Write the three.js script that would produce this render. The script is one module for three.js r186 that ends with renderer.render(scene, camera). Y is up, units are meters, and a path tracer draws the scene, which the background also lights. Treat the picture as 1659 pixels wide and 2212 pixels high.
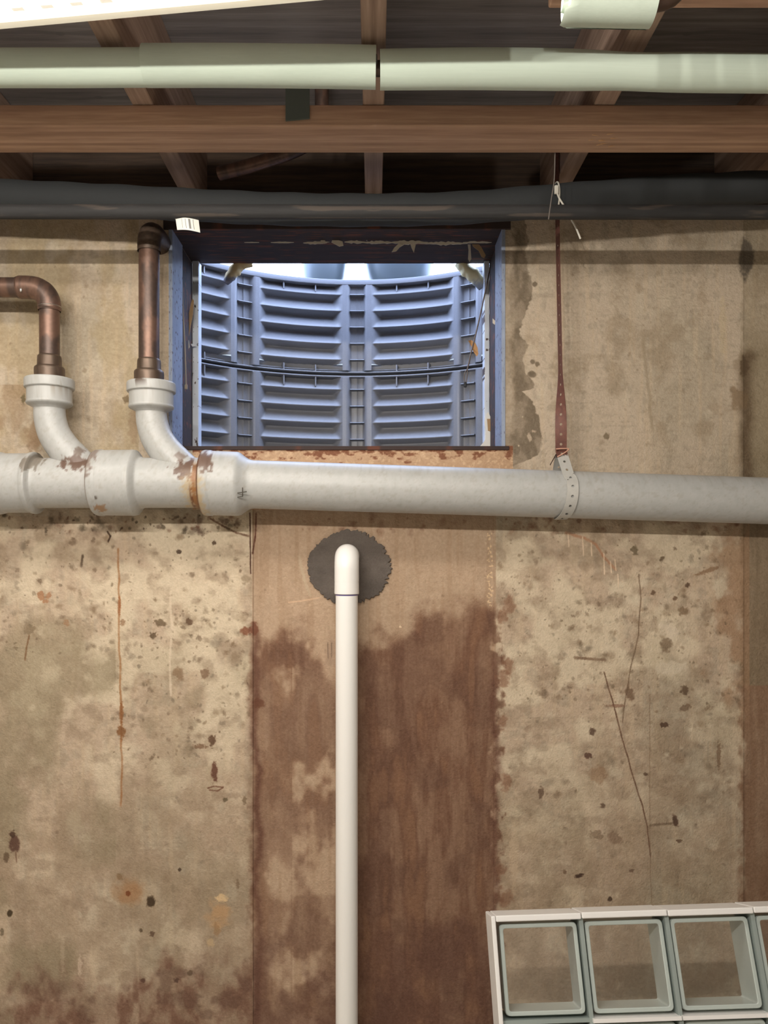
import * as THREE from 'three';
import { mergeGeometries, mergeVertices } from 'three/addons/utils/BufferGeometryUtils.js';
import { RoundedBoxGeometry } from 'three/addons/geometries/RoundedBoxGeometry.js';
import { RectAreaLightUniformsLib } from 'three/addons/lights/RectAreaLightUniformsLib.js';
RectAreaLightUniformsLib.init();

// ---------------------------------------------------------------- camera, sky, exposure
const scene = new THREE.Scene();
const EYE = 1.5, DIST = 1.697, FOCAL = 1664;                 // the wall's inner face is z = 0, the lens stands 1.697 m off it
const camera = new THREE.PerspectiveCamera(2 * Math.atan(1106 / FOCAL) * 180 / Math.PI, 1659 / 2212, 0.02, 60);
camera.position.set(0, EYE, DIST);
camera.lookAt(0, EYE, 0);
camera.setViewOffset(1659, 2212, 22.5, -77, 1659, 2212);
scene.background = new THREE.Color(0.56, 0.72, 1.12);
scene.backgroundIntensity = 11;
const renderer = new THREE.WebGLRenderer({ antialias: true });
renderer.toneMapping = THREE.LinearToneMapping;
renderer.toneMappingExposure = 1.0;
renderer.shadowMap.enabled = true;
const LAMP_POWER = 19, TUBE_POWER = 1.12;                     // luminance of the flat shop light, candela of each sixth of the tube light behind the camera

// ---------------------------------------------------------------- helpers
let seed = 12345;
const rnd = () => { seed = (seed + 0x6d2b79f5) | 0; let t = Math.imul(seed ^ (seed >>> 15), 1 | seed); t = (t + Math.imul(t ^ (t >>> 7), 61 | t)) ^ t; return ((t ^ (t >>> 14)) >>> 0) / 4294967296; };
const V = (x, y, z) => new THREE.Vector3(x, y, z);
const clamp = (x, a = 0, b = 1) => Math.min(b, Math.max(a, x));
const sstep = (a, b, x) => { const t = clamp((x - a) / (b - a)); return t * t * (3 - 2 * t); };
const lerp = (a, b, t) => a + (b - a) * t;
function hash(x, y) { let h = Math.imul(x, 374761393) + Math.imul(y, 668265263); h = Math.imul(h ^ (h >>> 13), 1274126177); return ((h ^ (h >>> 16)) >>> 0) / 4294967296; }
function vnoise(x, y) {
  const xi = Math.floor(x), yi = Math.floor(y), fx = x - xi, fy = y - yi, u = fx * fx * (3 - 2 * fx), v = fy * fy * (3 - 2 * fy);
  const a = hash(xi, yi), b = hash(xi + 1, yi), c = hash(xi, yi + 1), d = hash(xi + 1, yi + 1);
  return a + (b - a) * u + (c - a) * v + (a - b - c + d) * u * v;
}
function fbm(x, y, o = 4) { let s = 0, a = 0.5, t = 0; for (let i = 0; i < o; i++) { s += a * vnoise(x, y); t += a; x = x * 2.03 + 17.1; y = y * 2.03 + 5.7; a *= 0.5; } return s / t; }
// survey of the wall face: one unit is 1.02 mm; at() gives the point at survey bearing (gx, gy) standing z metres off the wall
const at = (gx, gy, z = 0) => { const k = (DIST - z) / FOCAL; return V((gx - 807) * k, EYE + (1183 - gy) * k, z); };
const wx = (gx, z = 0) => at(gx, 0, z).x, wy = (gy, z = 0) => at(0, gy, z).y;

const names = new Map();
const numbered = (n) => { const k = names.get(n) ?? 0; names.set(n, k + 1); return k ? n + '_' + String(k).padStart(3, '0') : n; };
function thing(name, label, category, group) {
  const o = new THREE.Group(); o.name = numbered(name); o.userData = { label, category };
  if (group) o.userData.group = group;
  scene.add(o); return o;
}
function structure(name, label) { const o = new THREE.Group(); o.name = name; o.userData = { label, category: name.split('_')[0], kind: 'structure' }; scene.add(o); return o; }
function part(name, geo, mat, parent, label) {
  const m = new THREE.Mesh(geo, mat); m.name = name; m.castShadow = m.receiveShadow = true;
  if (label) m.userData.label = label;
  parent.add(m); return m;
}
function settle(o) {                                            // moves a group's origin to its base, the parts stay where they are
  o.updateMatrixWorld(true);
  const b = new THREE.Box3().setFromObject(o), c = b.getCenter(V(0, 0, 0)); c.y = b.min.y;
  for (const k of o.children) k.position.sub(c);
  o.position.copy(c); return o;
}
function solid(name, geo, mat, label, kind = 'structure') {
  const m = new THREE.Mesh(geo, mat); m.name = name; m.castShadow = m.receiveShadow = true;
  m.userData = { label, category: name.split('_')[0], kind }; scene.add(m); return m;
}
function boxAt(x0, x1, y0, y1, z0, z1, r = 0) {
  const g = r ? new RoundedBoxGeometry(x1 - x0, y1 - y0, z1 - z0, 2, r) : new THREE.BoxGeometry(x1 - x0, y1 - y0, z1 - z0);
  return g.translate((x0 + x1) / 2, (y0 + y1) / 2, (z0 + z1) / 2);
}
function metricUV(g, fn) {                                       // uv in metres from position and normal
  const p = g.attributes.position, n = g.attributes.normal, uv = new Float32Array(p.count * 2);
  for (let i = 0; i < p.count; i++) { const [a, b] = fn(p.getX(i), p.getY(i), p.getZ(i), Math.abs(n.getX(i)), Math.abs(n.getY(i)), Math.abs(n.getZ(i))); uv[2 * i] = a; uv[2 * i + 1] = b; }
  g.setAttribute('uv', new THREE.BufferAttribute(uv, 2)); return g;
}
function paint(g, fn) {                                          // vertex colours, fn gives sRGB 0..255
  const p = g.attributes.position, c = new Float32Array(p.count * 3), k = new THREE.Color();
  for (let i = 0; i < p.count; i++) { const [r, gg, b] = fn(p.getX(i), p.getY(i), p.getZ(i)); k.setRGB(r / 255, gg / 255, b / 255, THREE.SRGBColorSpace); c[3 * i] = k.r; c[3 * i + 1] = k.g; c[3 * i + 2] = k.b; }
  g.setAttribute('color', new THREE.BufferAttribute(c, 3)); return g;
}
function gridGeo(nu, nv, fn) {                                   // fn(i, j) -> Vector3
  const pos = [], uv = [], idx = [];
  for (let j = 0; j <= nv; j++) for (let i = 0; i <= nu; i++) { const p = fn(i, j); pos.push(p.x, p.y, p.z); uv.push(i / nu, j / nv); }
  for (let j = 0; j < nv; j++) for (let i = 0; i < nu; i++) { const a = j * (nu + 1) + i, b = a + 1, c = a + nu + 1, d = c + 1; idx.push(a, b, d, a, d, c); }
  const g = new THREE.BufferGeometry(); g.setAttribute('position', new THREE.Float32BufferAttribute(pos, 3)); g.setAttribute('uv', new THREE.Float32BufferAttribute(uv, 2)); g.setIndex(idx); g.computeVertexNormals(); return g;
}
// a turned shape: profile [[s, r], ...] along the axis from a to b (s in metres from a)
function turned(a, b, profile, seg = 48) {
  const d = b.clone().sub(a).normalize(), q = new THREE.Quaternion().setFromUnitVectors(V(0, 1, 0), d);
  const g = new THREE.LatheGeometry(profile.map(([s, r]) => new THREE.Vector2(Math.max(r, 1e-5), s)), seg);
  return g.applyQuaternion(q).translate(a.x, a.y, a.z);
}
function sweep(points, radius, n = 48, seg = 28, caps = false) { // a tube along points, radius a number or fn(t)
  const curve = new THREE.CatmullRomCurve3(points, false, 'centripetal'), fr = curve.computeFrenetFrames(n, false);
  const g = gridGeo(seg, n, (i, j) => {
    const t = j / n, p = curve.getPointAt(t), a = i / seg * Math.PI * 2, r = typeof radius === 'function' ? radius(t, a) : radius;
    return p.addScaledVector(fr.normals[j], Math.cos(a) * r).addScaledVector(fr.binormals[j], Math.sin(a) * r);
  });
  if (!caps) return g;
  const ends = [0, 1].map((t) => { const p = curve.getPointAt(t), r = typeof radius === 'function' ? radius(t, 0) : radius; const c = new THREE.CircleGeometry(r, seg); c.applyQuaternion(new THREE.Quaternion().setFromUnitVectors(V(0, 0, 1), curve.getTangentAt(t).multiplyScalar(t ? 1 : -1))); return c.translate(p.x, p.y, p.z); });
  return mergeGeometries([g, ...ends]);
}
function slab(points, thick, bevel = 0) {                        // a flat outline [[x, y], ...] given thickness along +z
  const s = new THREE.Shape(points.map(([x, y]) => new THREE.Vector2(x, y)));
  return new THREE.ExtrudeGeometry(s, { depth: thick, bevelEnabled: bevel > 0, bevelSize: bevel, bevelThickness: bevel, bevelSegments: 2 });
}
function dataTexture(w, h, fn, srgb = true) {
  const d = new Uint8Array(w * h * 4);
  for (let y = 0, o = 0; y < h; y++) for (let x = 0; x < w; x++, o += 4) { const c = fn(x, y); d[o] = c[0]; d[o + 1] = c[1]; d[o + 2] = c[2]; d[o + 3] = 255; }
  const t = new THREE.DataTexture(d, w, h); t.wrapS = t.wrapT = THREE.MirroredRepeatWrapping; t.magFilter = THREE.LinearFilter; t.minFilter = THREE.LinearMipmapLinearFilter; t.generateMipmaps = true;
  if (srgb) t.colorSpace = THREE.SRGBColorSpace;
  t.needsUpdate = true; return t;
}
const std = (color, roughness = 0.7, metalness = 0, more = {}) => new THREE.MeshStandardMaterial({ color, roughness, metalness, side: THREE.DoubleSide, ...more });

// ---------------------------------------------------------------- the stained concrete of the wall, in survey units
const TW = 1760, TH = 1880, TX = -50, TY = 400;                  // the texture spans survey x -50..1710, y 400..2280
const wallPixels = new Float32Array(TW * TH * 3);
function mixAt(o, c, a) { wallPixels[o] += (c[0] - wallPixels[o]) * a; wallPixels[o + 1] += (c[1] - wallPixels[o + 1]) * a; wallPixels[o + 2] += (c[2] - wallPixels[o + 2]) * a; }
const along = (list, y) => { if (y <= list[0][0]) return list[0][1]; for (let i = 1; i < list.length; i++) if (y <= list[i][0]) return lerp(list[i - 1][1], list[i][1], (y - list[i - 1][0]) / (list[i][0] - list[i - 1][0])); return list[list.length - 1][1]; };
const SMEAR = [[470, 1132], [520, 1140], [555, 1134], [590, 1142], [612, 1150], [640, 1148], [668, 1140], [690, 1128], [720, 1122], [745, 1140], [775, 1128], [800, 1132], [822, 1150], [838, 1155], [845, 1128], [868, 1150], [900, 1162], [940, 1170], [975, 1166], [990, 1150], [1000, 1120], [1010, 1100]];
const STAIN_TOP = [[540, 1350], [600, 1352], [680, 1362], [700, 1450], [735, 1480], [770, 1370], [830, 1390], [870, 1370], [900, 1340], [950, 1325], [1000, 1310], [1060, 1300], [1100, 1310]];
function paintWall() {
  for (let j = 0; j < TH; j++) for (let i = 0; i < TW; i++) {
    const x = TX + i, y = TY + j, o = (j * TW + i) * 3;
    const big = fbm(x / 210 + 3, y / 260 + 9, 4), mid = fbm(x / 46 + 31, y / 52 + 7, 4), streak = fbm(x / 9, y / 150 + 40, 3), fine = vnoise(x / 1.7, y / 1.7), grit = vnoise(x / 4.1 + 90, y / 4.1);
    const base = y < 1115 ? [189, 172, 151] : [186, 165, 142];
    wallPixels[o] = base[0]; wallPixels[o + 1] = base[1]; wallPixels[o + 2] = base[2];
    mixAt(o, [160, 148, 127], sstep(0.42, 0.72, big) * 0.7);
    const scr = fbm(x / 26 + 60, y / 5 + 2, 3), cloud = fbm(x / 17 + 15, y / 22 + 44, 4);
    mixAt(o, [152, 140, 121], sstep(0.56, 0.74, cloud) * 0.38); mixAt(o, [200, 186, 163], sstep(0.58, 0.76, fbm(x / 30 + 81, y / 36 + 4, 4)) * 0.4); mixAt(o, [146, 132, 112], sstep(0.62, 0.74, scr) * 0.22);
    mixAt(o, [196, 174, 146], sstep(0.5, 0.75, streak) * 0.4);
    mixAt(o, [150, 132, 108], sstep(0.55, 0.8, mid) * 0.5);
    if (y > 1100) {
      const panel = x < 545 ? 1 : x > 1070 ? 1 : 0, low = sstep(1500, 1800, y + (big - 0.5) * 500);
      if (panel) {                                               // mottled, bleached and gritty concrete
        const bl = fbm(x / 30 + 11, y / 26 + 3, 5), pale = fbm(x / 80 + 71, y / 75 + 20, 3);
        mixAt(o, [212, 196, 170], sstep(0.46, 0.62, pale) * (0.75 - 0.45 * low));
        mixAt(o, [140, 120, 99], sstep(0.5, 0.76, bl) * 0.42);
        mixAt(o, [148, 126, 103], low * 0.45 * sstep(0.3, 0.6, mid));
        mixAt(o, [140, 126, 100], (x < 250 ? 0.6 : 0.2) * sstep(0.45, 0.65, fbm(x / 120 + 5, y / 160 + 60, 4)) * sstep(1250, 1420, y));
      } else {                                                   // the infill under the window
        mixAt(o, [176, 148, 122], 0.7);
        mixAt(o, [158, 130, 104], sstep(0.45, 0.7, streak) * 0.4);
      }
      // brown water stain
      const wob = (fbm(x / 34 + 50, y / 34, 5) - 0.5) * 150 + (vnoise(x / 60, 3) - 0.5) * 60;
      if (x > 520 && x < 1120) {
        const inside = sstep(532, 552, x + (fbm(x / 14, y / 18, 3) - 0.5) * 26) * (1 - sstep(1066, 1086, x + (fbm(x / 16 + 8, y / 20, 4) - 0.5) * 70));
        const down = sstep(-22, 40, y - along(STAIN_TOP.map((s) => s), x) + wob * 0.55);
        const right = sstep(742, 790, x), leftGap = 1 - right;
        const pool = fbm(x / 55 + 4, y / 70 + 12, 4), drip = fbm(x / 26 + 2, y / 120 + 77, 4);
        let a = inside * down * (right * 0.95 + leftGap * lerp(0.85, 0.55, sstep(1420, 1500, y)) * sstep(0.3, 0.52, pool + 0.12 * sstep(650, 560, x) - 0.1 * (1 - Math.abs((x - 690) / 60) > 0 ? 1 : 0)));
        a *= 0.78 + 0.4 * sstep(0.35, 0.65, drip);
        mixAt(o, [112, 80, 61], clamp(a * 0.93 + (fbm(x / 3.2, y / 40, 2) - 0.5) * 0.22 * a));
        mixAt(o, [92, 64, 50], clamp(a * sstep(0.44, 0.68, pool) * 0.5));
        mixAt(o, [148, 112, 84], clamp(a * sstep(0.55, 0.72, drip) * 0.35));
      }
      // damp brown line along the edges of the infill
      const e1 = Math.exp(-Math.pow((x - 549 - (y - 1100) * 0.006 - (fbm(y / 47, 4, 5) - 0.5) * 26) / 8, 2)), e2 = Math.exp(-Math.pow((x - 1066 - (y - 1100) * 0.006 - (fbm(y / 53, 14, 5) - 0.5) * 24) / 7, 2));
      mixAt(o, [92, 58, 44], clamp(e1 * sstep(1330, 1370, y) * (0.4 + 0.5 * fbm(3, y / 70, 4))));
      mixAt(o, [92, 58, 44], clamp(e2 * sstep(1400, 1440, y) * (0.3 + 0.5 * fbm(9, y / 80, 4))));
      // wet brown foot of the wall
      const foot = sstep(0, 90, y - 2090 + (fbm(x / 40, y / 60 + 3, 4) - 0.5) * 190 + (x > 300 && x < 545 ? 30 : 0));
      if (x < 545) { const fg = fbm(x / 24 + 3, y / 46 + 9, 5); mixAt(o, [116, 84, 67], foot * (0.3 + 0.6 * sstep(0.32, 0.62, fg))); mixAt(o, [92, 66, 53], foot * 0.4 * sstep(0.54, 0.7, fbm(x / 45, y / 30 + 2, 4))); }
      const foot2 = sstep(0, 120, y - 1960 + (fbm(x / 40 + 8, y / 60 + 3, 4) - 0.5) * 220);
      if (x > 545 && x < 1072) mixAt(o, [92, 62, 50], foot2 * 0.5 * sstep(0.3, 0.6, mid));
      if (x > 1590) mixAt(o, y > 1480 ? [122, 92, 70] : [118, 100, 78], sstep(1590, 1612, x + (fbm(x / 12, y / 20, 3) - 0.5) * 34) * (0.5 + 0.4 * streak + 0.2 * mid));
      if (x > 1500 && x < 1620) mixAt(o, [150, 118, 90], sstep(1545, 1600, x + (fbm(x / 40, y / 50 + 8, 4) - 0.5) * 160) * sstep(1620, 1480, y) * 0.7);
    } else {
      // upper wall: mortar smeared beside the window, tinted band at the right, warm concrete under the sill
      if (x > 1080 && x < 1200) {
        const edge = along(SMEAR, y) + (fbm(x / 10, y / 10, 3) - 0.5) * 12;
        mixAt(o, [116, 102, 84], (1 - sstep(edge - 2, edge + 2, x)) * (0.6 + 0.4 * sstep(0.35, 0.6, fbm(x / 22 + 5, y / 40, 3))) * lerp(0.4, 0.95, sstep(1100, 1116, x + (cloud - 0.5) * 20)));
      }
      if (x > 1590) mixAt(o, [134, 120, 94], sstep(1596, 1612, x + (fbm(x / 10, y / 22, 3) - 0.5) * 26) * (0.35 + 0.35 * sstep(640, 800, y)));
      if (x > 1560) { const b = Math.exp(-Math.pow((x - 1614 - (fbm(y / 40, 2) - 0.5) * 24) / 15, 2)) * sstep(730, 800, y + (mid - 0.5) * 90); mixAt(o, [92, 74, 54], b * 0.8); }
      if (x > 415 && x < 1108 && y > 962) { const r = fbm(x / 18, y / 9, 4); mixAt(o, [188, 150, 116], 0.75); mixAt(o, [112, 66, 44], sstep(0.42, 0.58, r + (976 - y) * 0.012) * 0.8); mixAt(o, [214, 184, 150], sstep(0.6, 0.7, fbm(x / 7, y / 6 + 9, 3)) * 0.5); }
      if (x < 300) mixAt(o, [160, 140, 104], sstep(0.4, 0.62, fbm(x / 60 + 40, y / 90, 4)) * 0.45);
      if (x < 130 && y > 830) mixAt(o, [138, 112, 84], sstep(0.35, 0.6, fbm(x / 40 + 4, y / 60 + 8, 4)) * 0.5);
    }
    const g = (fine - 0.5) * 9 + (grit - 0.5) * 11;
    wallPixels[o] += g; wallPixels[o + 1] += g; wallPixels[o + 2] += g;
  }
  const stamp = (cx, cy, rx, ry, c, a, ragged = 0.6, soft = 0.35, turn = 0) => {
    const m = Math.max(rx, ry) * 1.7 + 3, cs = Math.cos(turn), sn = Math.sin(turn), k = 1.6 / Math.max(3, Math.min(rx, ry));
    for (let y = Math.max(TY, Math.floor(cy - m)); y < Math.min(TY + TH, cy + m); y++) for (let x = Math.max(TX, Math.floor(cx - m)); x < Math.min(TX + TW, cx + m); x++) {
      const dx = (x - cx) * cs + (y - cy) * sn, dy = (y - cy) * cs - (x - cx) * sn;
      const d = Math.hypot(dx / rx, dy / ry) + (fbm(x * k + cx, y * k + cy, 3) - 0.5) * ragged * 2;
      const s = a * (1 - sstep(1 - soft, 1 + soft * 0.4, d));
      if (s > 0.004) mixAt(((y - TY) * TW + x - TX) * 3, c, s);
    }
  };
  const line = (pts, w, c, a, ragged = 0.5) => {
    for (let k = 1; k < pts.length; k++) { const [x0, y0] = pts[k - 1], [x1, y1] = pts[k], n = Math.ceil(Math.hypot(x1 - x0, y1 - y0) / (w * 0.8));
      for (let i = 0; i <= n; i++) { const t = i / n, x = lerp(x0, x1, t), y = lerp(y0, y1, t); stamp(x + (vnoise(y / 26, x / 26) - 0.5) * w * 1.2, y, w, w * 1.3, c, a * (0.5 + 0.5 * vnoise(x / 11, y / 11)), ragged, 0.6); } }
  };
  // scattered pock marks and mould spots of the two old panels
  const zone = (n, x0, x1, y0, y1, rmin, rmax, cs, a) => { for (let i = 0; i < n; i++) { const x = lerp(x0, x1, rnd()), y = lerp(y0, y1, rnd()), r = lerp(rmin, rmax, Math.pow(rnd(), 2.2)), c = cs[Math.floor(rnd() * cs.length)];
    if (fbm(x / 70 + 20, y / 70, 2) < 0.44 && r > 4) continue;
    stamp(x, y, r * (0.8 + rnd() * 0.9), r * (0.6 + rnd() * 0.8), c, a * (0.3 + 0.6 * rnd()), 0.6, r > 5 ? 0.95 : 0.6, rnd() * 3); } };
  const dk = [[96, 80, 60], [116, 94, 70], [104, 92, 76], [88, 68, 50]];
  zone(330, 0, 540, 1130, 1420, 1.2, 8, dk, 0.62); zone(190, 230, 540, 1300, 1640, 1.5, 10, dk, 0.62); zone(90, 320, 540, 1320, 1620, 3, 12, dk, 0.55); zone(90, 0, 540, 1640, 2120, 1.5, 9, dk, 0.34);
  zone(560, 1080, 1600, 1150, 1560, 1.2, 8, dk, 0.6); zone(170, 1120, 1590, 1260, 1720, 4, 15, dk, 0.45); zone(120, 1080, 1590, 1600, 1960, 2, 12, dk, 0.36);
  zone(120, 1300, 1590, 1200, 1760, 5, 22, [[214, 200, 176], [204, 190, 166]], 0.6); zone(90, 20, 530, 1130, 1540, 6, 26, [[216, 200, 174]], 0.5);
  zone(120, 1180, 1600, 560, 1000, 1.2, 6, [[150, 134, 110], [128, 110, 88]], 0.5); zone(80, 0, 300, 560, 1000, 1.2, 6, [[150, 132, 106], [120, 102, 80]], 0.5); zone(70, 560, 1060, 1130, 1320, 1.2, 3, [[122, 98, 78], [205, 180, 152]], 0.6);
  // marks that can be picked out one by one
  stamp(88, 1286, 7, 10, [156, 106, 72], 0.7, 0.5, 0.3, -0.4); stamp(105, 1286, 6, 9, [156, 106, 72], 0.65, 0.5, 0.3, 0.5); stamp(97, 1298, 7, 6, [156, 106, 72], 0.65);
  stamp(64, 1360, 14, 10, [132, 114, 90], 0.85); line([[62, 1372], [56, 1400], [54, 1425]], 2.2, [120, 88, 60], 0.6); stamp(143, 1346, 6, 8, [150, 110, 78], 0.6); stamp(530, 1250, 10, 9, [140, 122, 98], 0.6);
  line([[254, 1185], [256, 1250], [258, 1310], [257, 1370], [259, 1440], [261, 1520], [262, 1600], [262, 1680], [260, 1740]], 2.6, [152, 104, 64], 0.5); stamp(261, 1580, 9, 15, [116, 72, 36], 0.75); stamp(257, 1310, 4, 22, [146, 92, 56], 0.7); stamp(262, 1540, 5, 24, [130, 82, 44], 0.7); stamp(265, 1345, 5, 8, [130, 92, 62], 0.6);
  line([[368, 1280], [371, 1350], [366, 1430], [370, 1500]], 3, [214, 196, 172], 0.5);
  stamp(463, 1668, 7, 22, [92, 56, 42], 0.85, 0.5); line([[448, 1702], [462, 1698], [482, 1700], [470, 1708], [452, 1706]], 1.6, [110, 76, 58], 0.7); stamp(486, 1727, 6, 6, [96, 82, 60], 0.8); stamp(528, 1727, 5, 9, [112, 92, 70], 0.7);
  stamp(31, 1822, 11, 24, [86, 58, 46], 0.85, 0.6, 0.4, -0.2); stamp(13, 1851, 6, 13, [98, 78, 58], 0.8, 0.5, 0.4, 0.2); stamp(27, 1801, 6, 8, [70, 48, 34], 0.85); line([[34, 1840], [36, 1862]], 2, [110, 80, 62], 0.5);
  stamp(21, 1972, 6.5, 9, [66, 52, 32], 0.95, 0.2, 0.3); stamp(4, 2012, 5, 9, [104, 90, 70], 0.7);
  stamp(276, 1922, 36, 32, [152, 100, 56], 0.5, 0.5, 0.8); stamp(276, 1930, 6, 6, [112, 62, 30], 0.9, 0.4); stamp(259, 1893, 8, 8, [120, 92, 62], 0.6); stamp(326, 1946, 11, 14, [62, 46, 28], 0.92, 0.5); 
  stamp(478, 1941, 15, 10, [216, 184, 140], 0.8, 0.6); stamp(472, 1972, 26, 30, [188, 146, 102], 0.65, 0.6, 0.6); stamp(468, 2010, 8, 18, [150, 116, 80], 0.6); stamp(455, 2035, 8, 10, [196, 168, 128], 0.6);
  stamp(388, 1878, 4, 4, [72, 56, 40], 0.9); stamp(304, 2009, 4, 4, [84, 68, 48], 0.8); stamp(328, 2016, 7, 6, [88, 66, 50], 0.8); stamp(308, 2117, 6, 5, [80, 52, 40], 0.8); stamp(380, 2117, 6, 6, [80, 56, 44], 0.8); stamp(410, 2102, 7, 7, [92, 72, 54], 0.75); stamp(513, 1910, 4, 12, [110, 88, 66], 0.6);
  stamp(172, 2085, 5, 22, [206, 184, 162], 0.7); stamp(135, 2060, 5, 40, [190, 170, 146], 0.4); stamp(160, 1770, 22, 34, [174, 160, 134], 0.5, 0.6, 0.6);
  line([[232, 1148], [238, 1158], [233, 1170]], 2, [62, 44, 30], 0.85); line([[178, 1200], [177, 1222]], 3, [82, 66, 50], 0.85); stamp(386, 1192, 6, 5, [70, 54, 42], 0.85); stamp(462, 1172, 5, 5, [82, 64, 48], 0.85); stamp(408, 1343, 7, 8, [90, 66, 48], 0.8);
  stamp(345, 1345, 12, 8, [104, 86, 64], 0.8); stamp(330, 1372, 7, 9, [92, 74, 54], 0.85); stamp(458, 1598, 8, 14, [84, 58, 40], 0.8); stamp(432, 1612, 18, 5, [110, 80, 58], 0.7); stamp(442, 1455, 9, 12, [116, 88, 66], 0.7); stamp(386, 1455, 12, 16, [120, 92, 66], 0.6);
  stamp(530, 1362, 12, 9, [120, 72, 50], 0.8); stamp(548, 1358, 10, 16, [108, 64, 46], 0.8); stamp(556, 1520, 16, 12, [96, 58, 40], 0.7);
  line([[539, 1108], [540, 1170], [541, 1238]], 1.6, [74, 46, 34], 0.95, 0.3); line([[552, 1108], [550, 1160], [545, 1195]], 2, [94, 56, 42], 0.7); line([[455, 1120], [480, 1135], [510, 1150], [538, 1158]], 2, [96, 66, 50], 0.6);
  stamp(712, 1408, 14, 40, [150, 126, 106], 0.5, 0.5, 0.6); line([[708, 1388], [708, 1422]], 1.4, [120, 100, 84], 0.6); line([[716, 1388], [716, 1420]], 1.4, [120, 100, 84], 0.6); line([[622, 1301], [650, 1298], [688, 1291]], 1.4, [206, 172, 142], 0.8); stamp(864, 1354, 3, 3, [222, 196, 166], 0.9); line([[648, 1200], [655, 1250], [668, 1285]], 4, [186, 168, 142], 0.4);
  for (let k = 0; k < 60; k++) { const y = 1145 + rnd() * 175; stamp(1057 + (rnd() - 0.5) * 11 + (y - 1150) * 0.01, y, 0.8 + rnd() * rnd() * 3.5, 0.8 + rnd() * rnd() * 5, [224, 194, 154], 0.75, 0.8); }
  line([[1222, 1150], [1262, 1162], [1286, 1176], [1300, 1200], [1330, 1230]], 3, [170, 124, 94], 0.6); for (const [x, y0, y1] of [[1227, 1152, 1180], [1258, 1160, 1200], [1276, 1172, 1200], [1303, 1195, 1240], [1318, 1212, 1236], [1334, 1240, 1270], [1328, 1208, 1232]]) line([[x, y0], [x + 2, y1]], 1.5, [224, 200, 172], 0.7);
  stamp(1370, 1188, 9, 10, [104, 90, 68], 0.8); stamp(1430, 1206, 7, 5, [98, 80, 60], 0.8, 0.5, 0.4, -0.6); stamp(1484, 1264, 6, 5, [88, 66, 50], 0.85); stamp(1411, 1280, 6, 6, [96, 72, 54], 0.8); stamp(1458, 1292, 6, 5, [102, 78, 58], 0.8); stamp(1475, 1320, 12, 9, [124, 102, 78], 0.75); stamp(1478, 1490, 10, 10, [88, 68, 50], 0.8); stamp(1480, 1528, 14, 7, [110, 88, 68], 0.7, 0.5, 0.4, -0.4); stamp(1435, 1565, 12, 6, [78, 56, 42], 0.85); stamp(1360, 1498, 9, 18, [110, 86, 66], 0.8, 0.5, 0.4, -0.4); stamp(1442, 1392, 14, 14, [112, 92, 70], 0.7); stamp(1278, 1580, 8, 8, [84, 62, 48], 0.8); stamp(1270, 1632, 9, 7, [80, 54, 42], 0.8); stamp(1458, 1772, 7, 15, [78, 56, 42], 0.9, 0.4, 0.4, -0.25); stamp(1466, 1816, 7, 4, [92, 70, 52], 0.8); stamp(1250, 1891, 11, 4.5, [66, 46, 34], 0.92, 0.4, 0.4, -0.25); stamp(1219, 1883, 5, 5, [104, 80, 60], 0.75); stamp(1317, 1942, 5, 6, [74, 56, 42], 0.9, 0.3); stamp(1364, 1880, 5, 5, [100, 76, 60], 0.7); stamp(1168, 1712, 7, 14, [96, 74, 58], 0.75); stamp(1302, 1740, 7, 6, [92, 70, 54], 0.75); stamp(1288, 1802, 16, 10, [124, 104, 82], 0.6); stamp(1328, 1810, 14, 14, [124, 100, 80], 0.6); stamp(1394, 1672, 6, 4, [84, 64, 48], 0.8); stamp(1552, 1630, 5, 30, [116, 92, 70], 0.7); stamp(1530, 1232, 30, 5, [128, 98, 72], 0.7, 0.5, 0.4, -0.35); stamp(1290, 1670, 20, 22, [140, 108, 80], 0.5);
  stamp(1444, 1360, 22, 20, [214, 198, 176], 0.65); stamp(1450, 1440, 34, 16, [208, 194, 172], 0.6); stamp(1555, 1270, 14, 24, [202, 188, 164], 0.6); stamp(1400, 1740, 60, 30, [188, 170, 146], 0.45); stamp(1110, 1850, 10, 80, [194, 170, 142], 0.5); stamp(1140, 1800, 30, 26, [190, 168, 142], 0.4);
  line([[1304, 1452], [1318, 1500], [1330, 1540], [1342, 1590], [1362, 1660], [1384, 1730], [1398, 1785], [1404, 1850]], 1.7, [104, 76, 58], 0.75); line([[1380, 1240], [1383, 1290], [1379, 1370], [1362, 1440], [1352, 1500], [1344, 1560]], 1.6, [112, 90, 70], 0.6); line([[1403, 1500], [1403, 1700], [1404, 1880], [1408, 1960]], 1.2, [128, 106, 84], 0.4); stamp(1330, 1524, 22, 4, [120, 82, 64], 0.6); line([[1240, 1420], [1305, 1425]], 3, [110, 84, 64], 0.6); line([[1404, 1782], [1450, 1778]], 2.5, [112, 92, 72], 0.6);
  for (const [x, y, r] of [[1100, 1302, 16], [1084, 1330, 12], [1098, 1440, 13], [1088, 1465, 16], [1085, 1560, 12], [1092, 1690, 14], [1080, 1880, 14], [1088, 1940, 18]]) stamp(x, y, r, r * 1.3, [124, 86, 64], 0.6, 0.7, 0.5);
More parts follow.
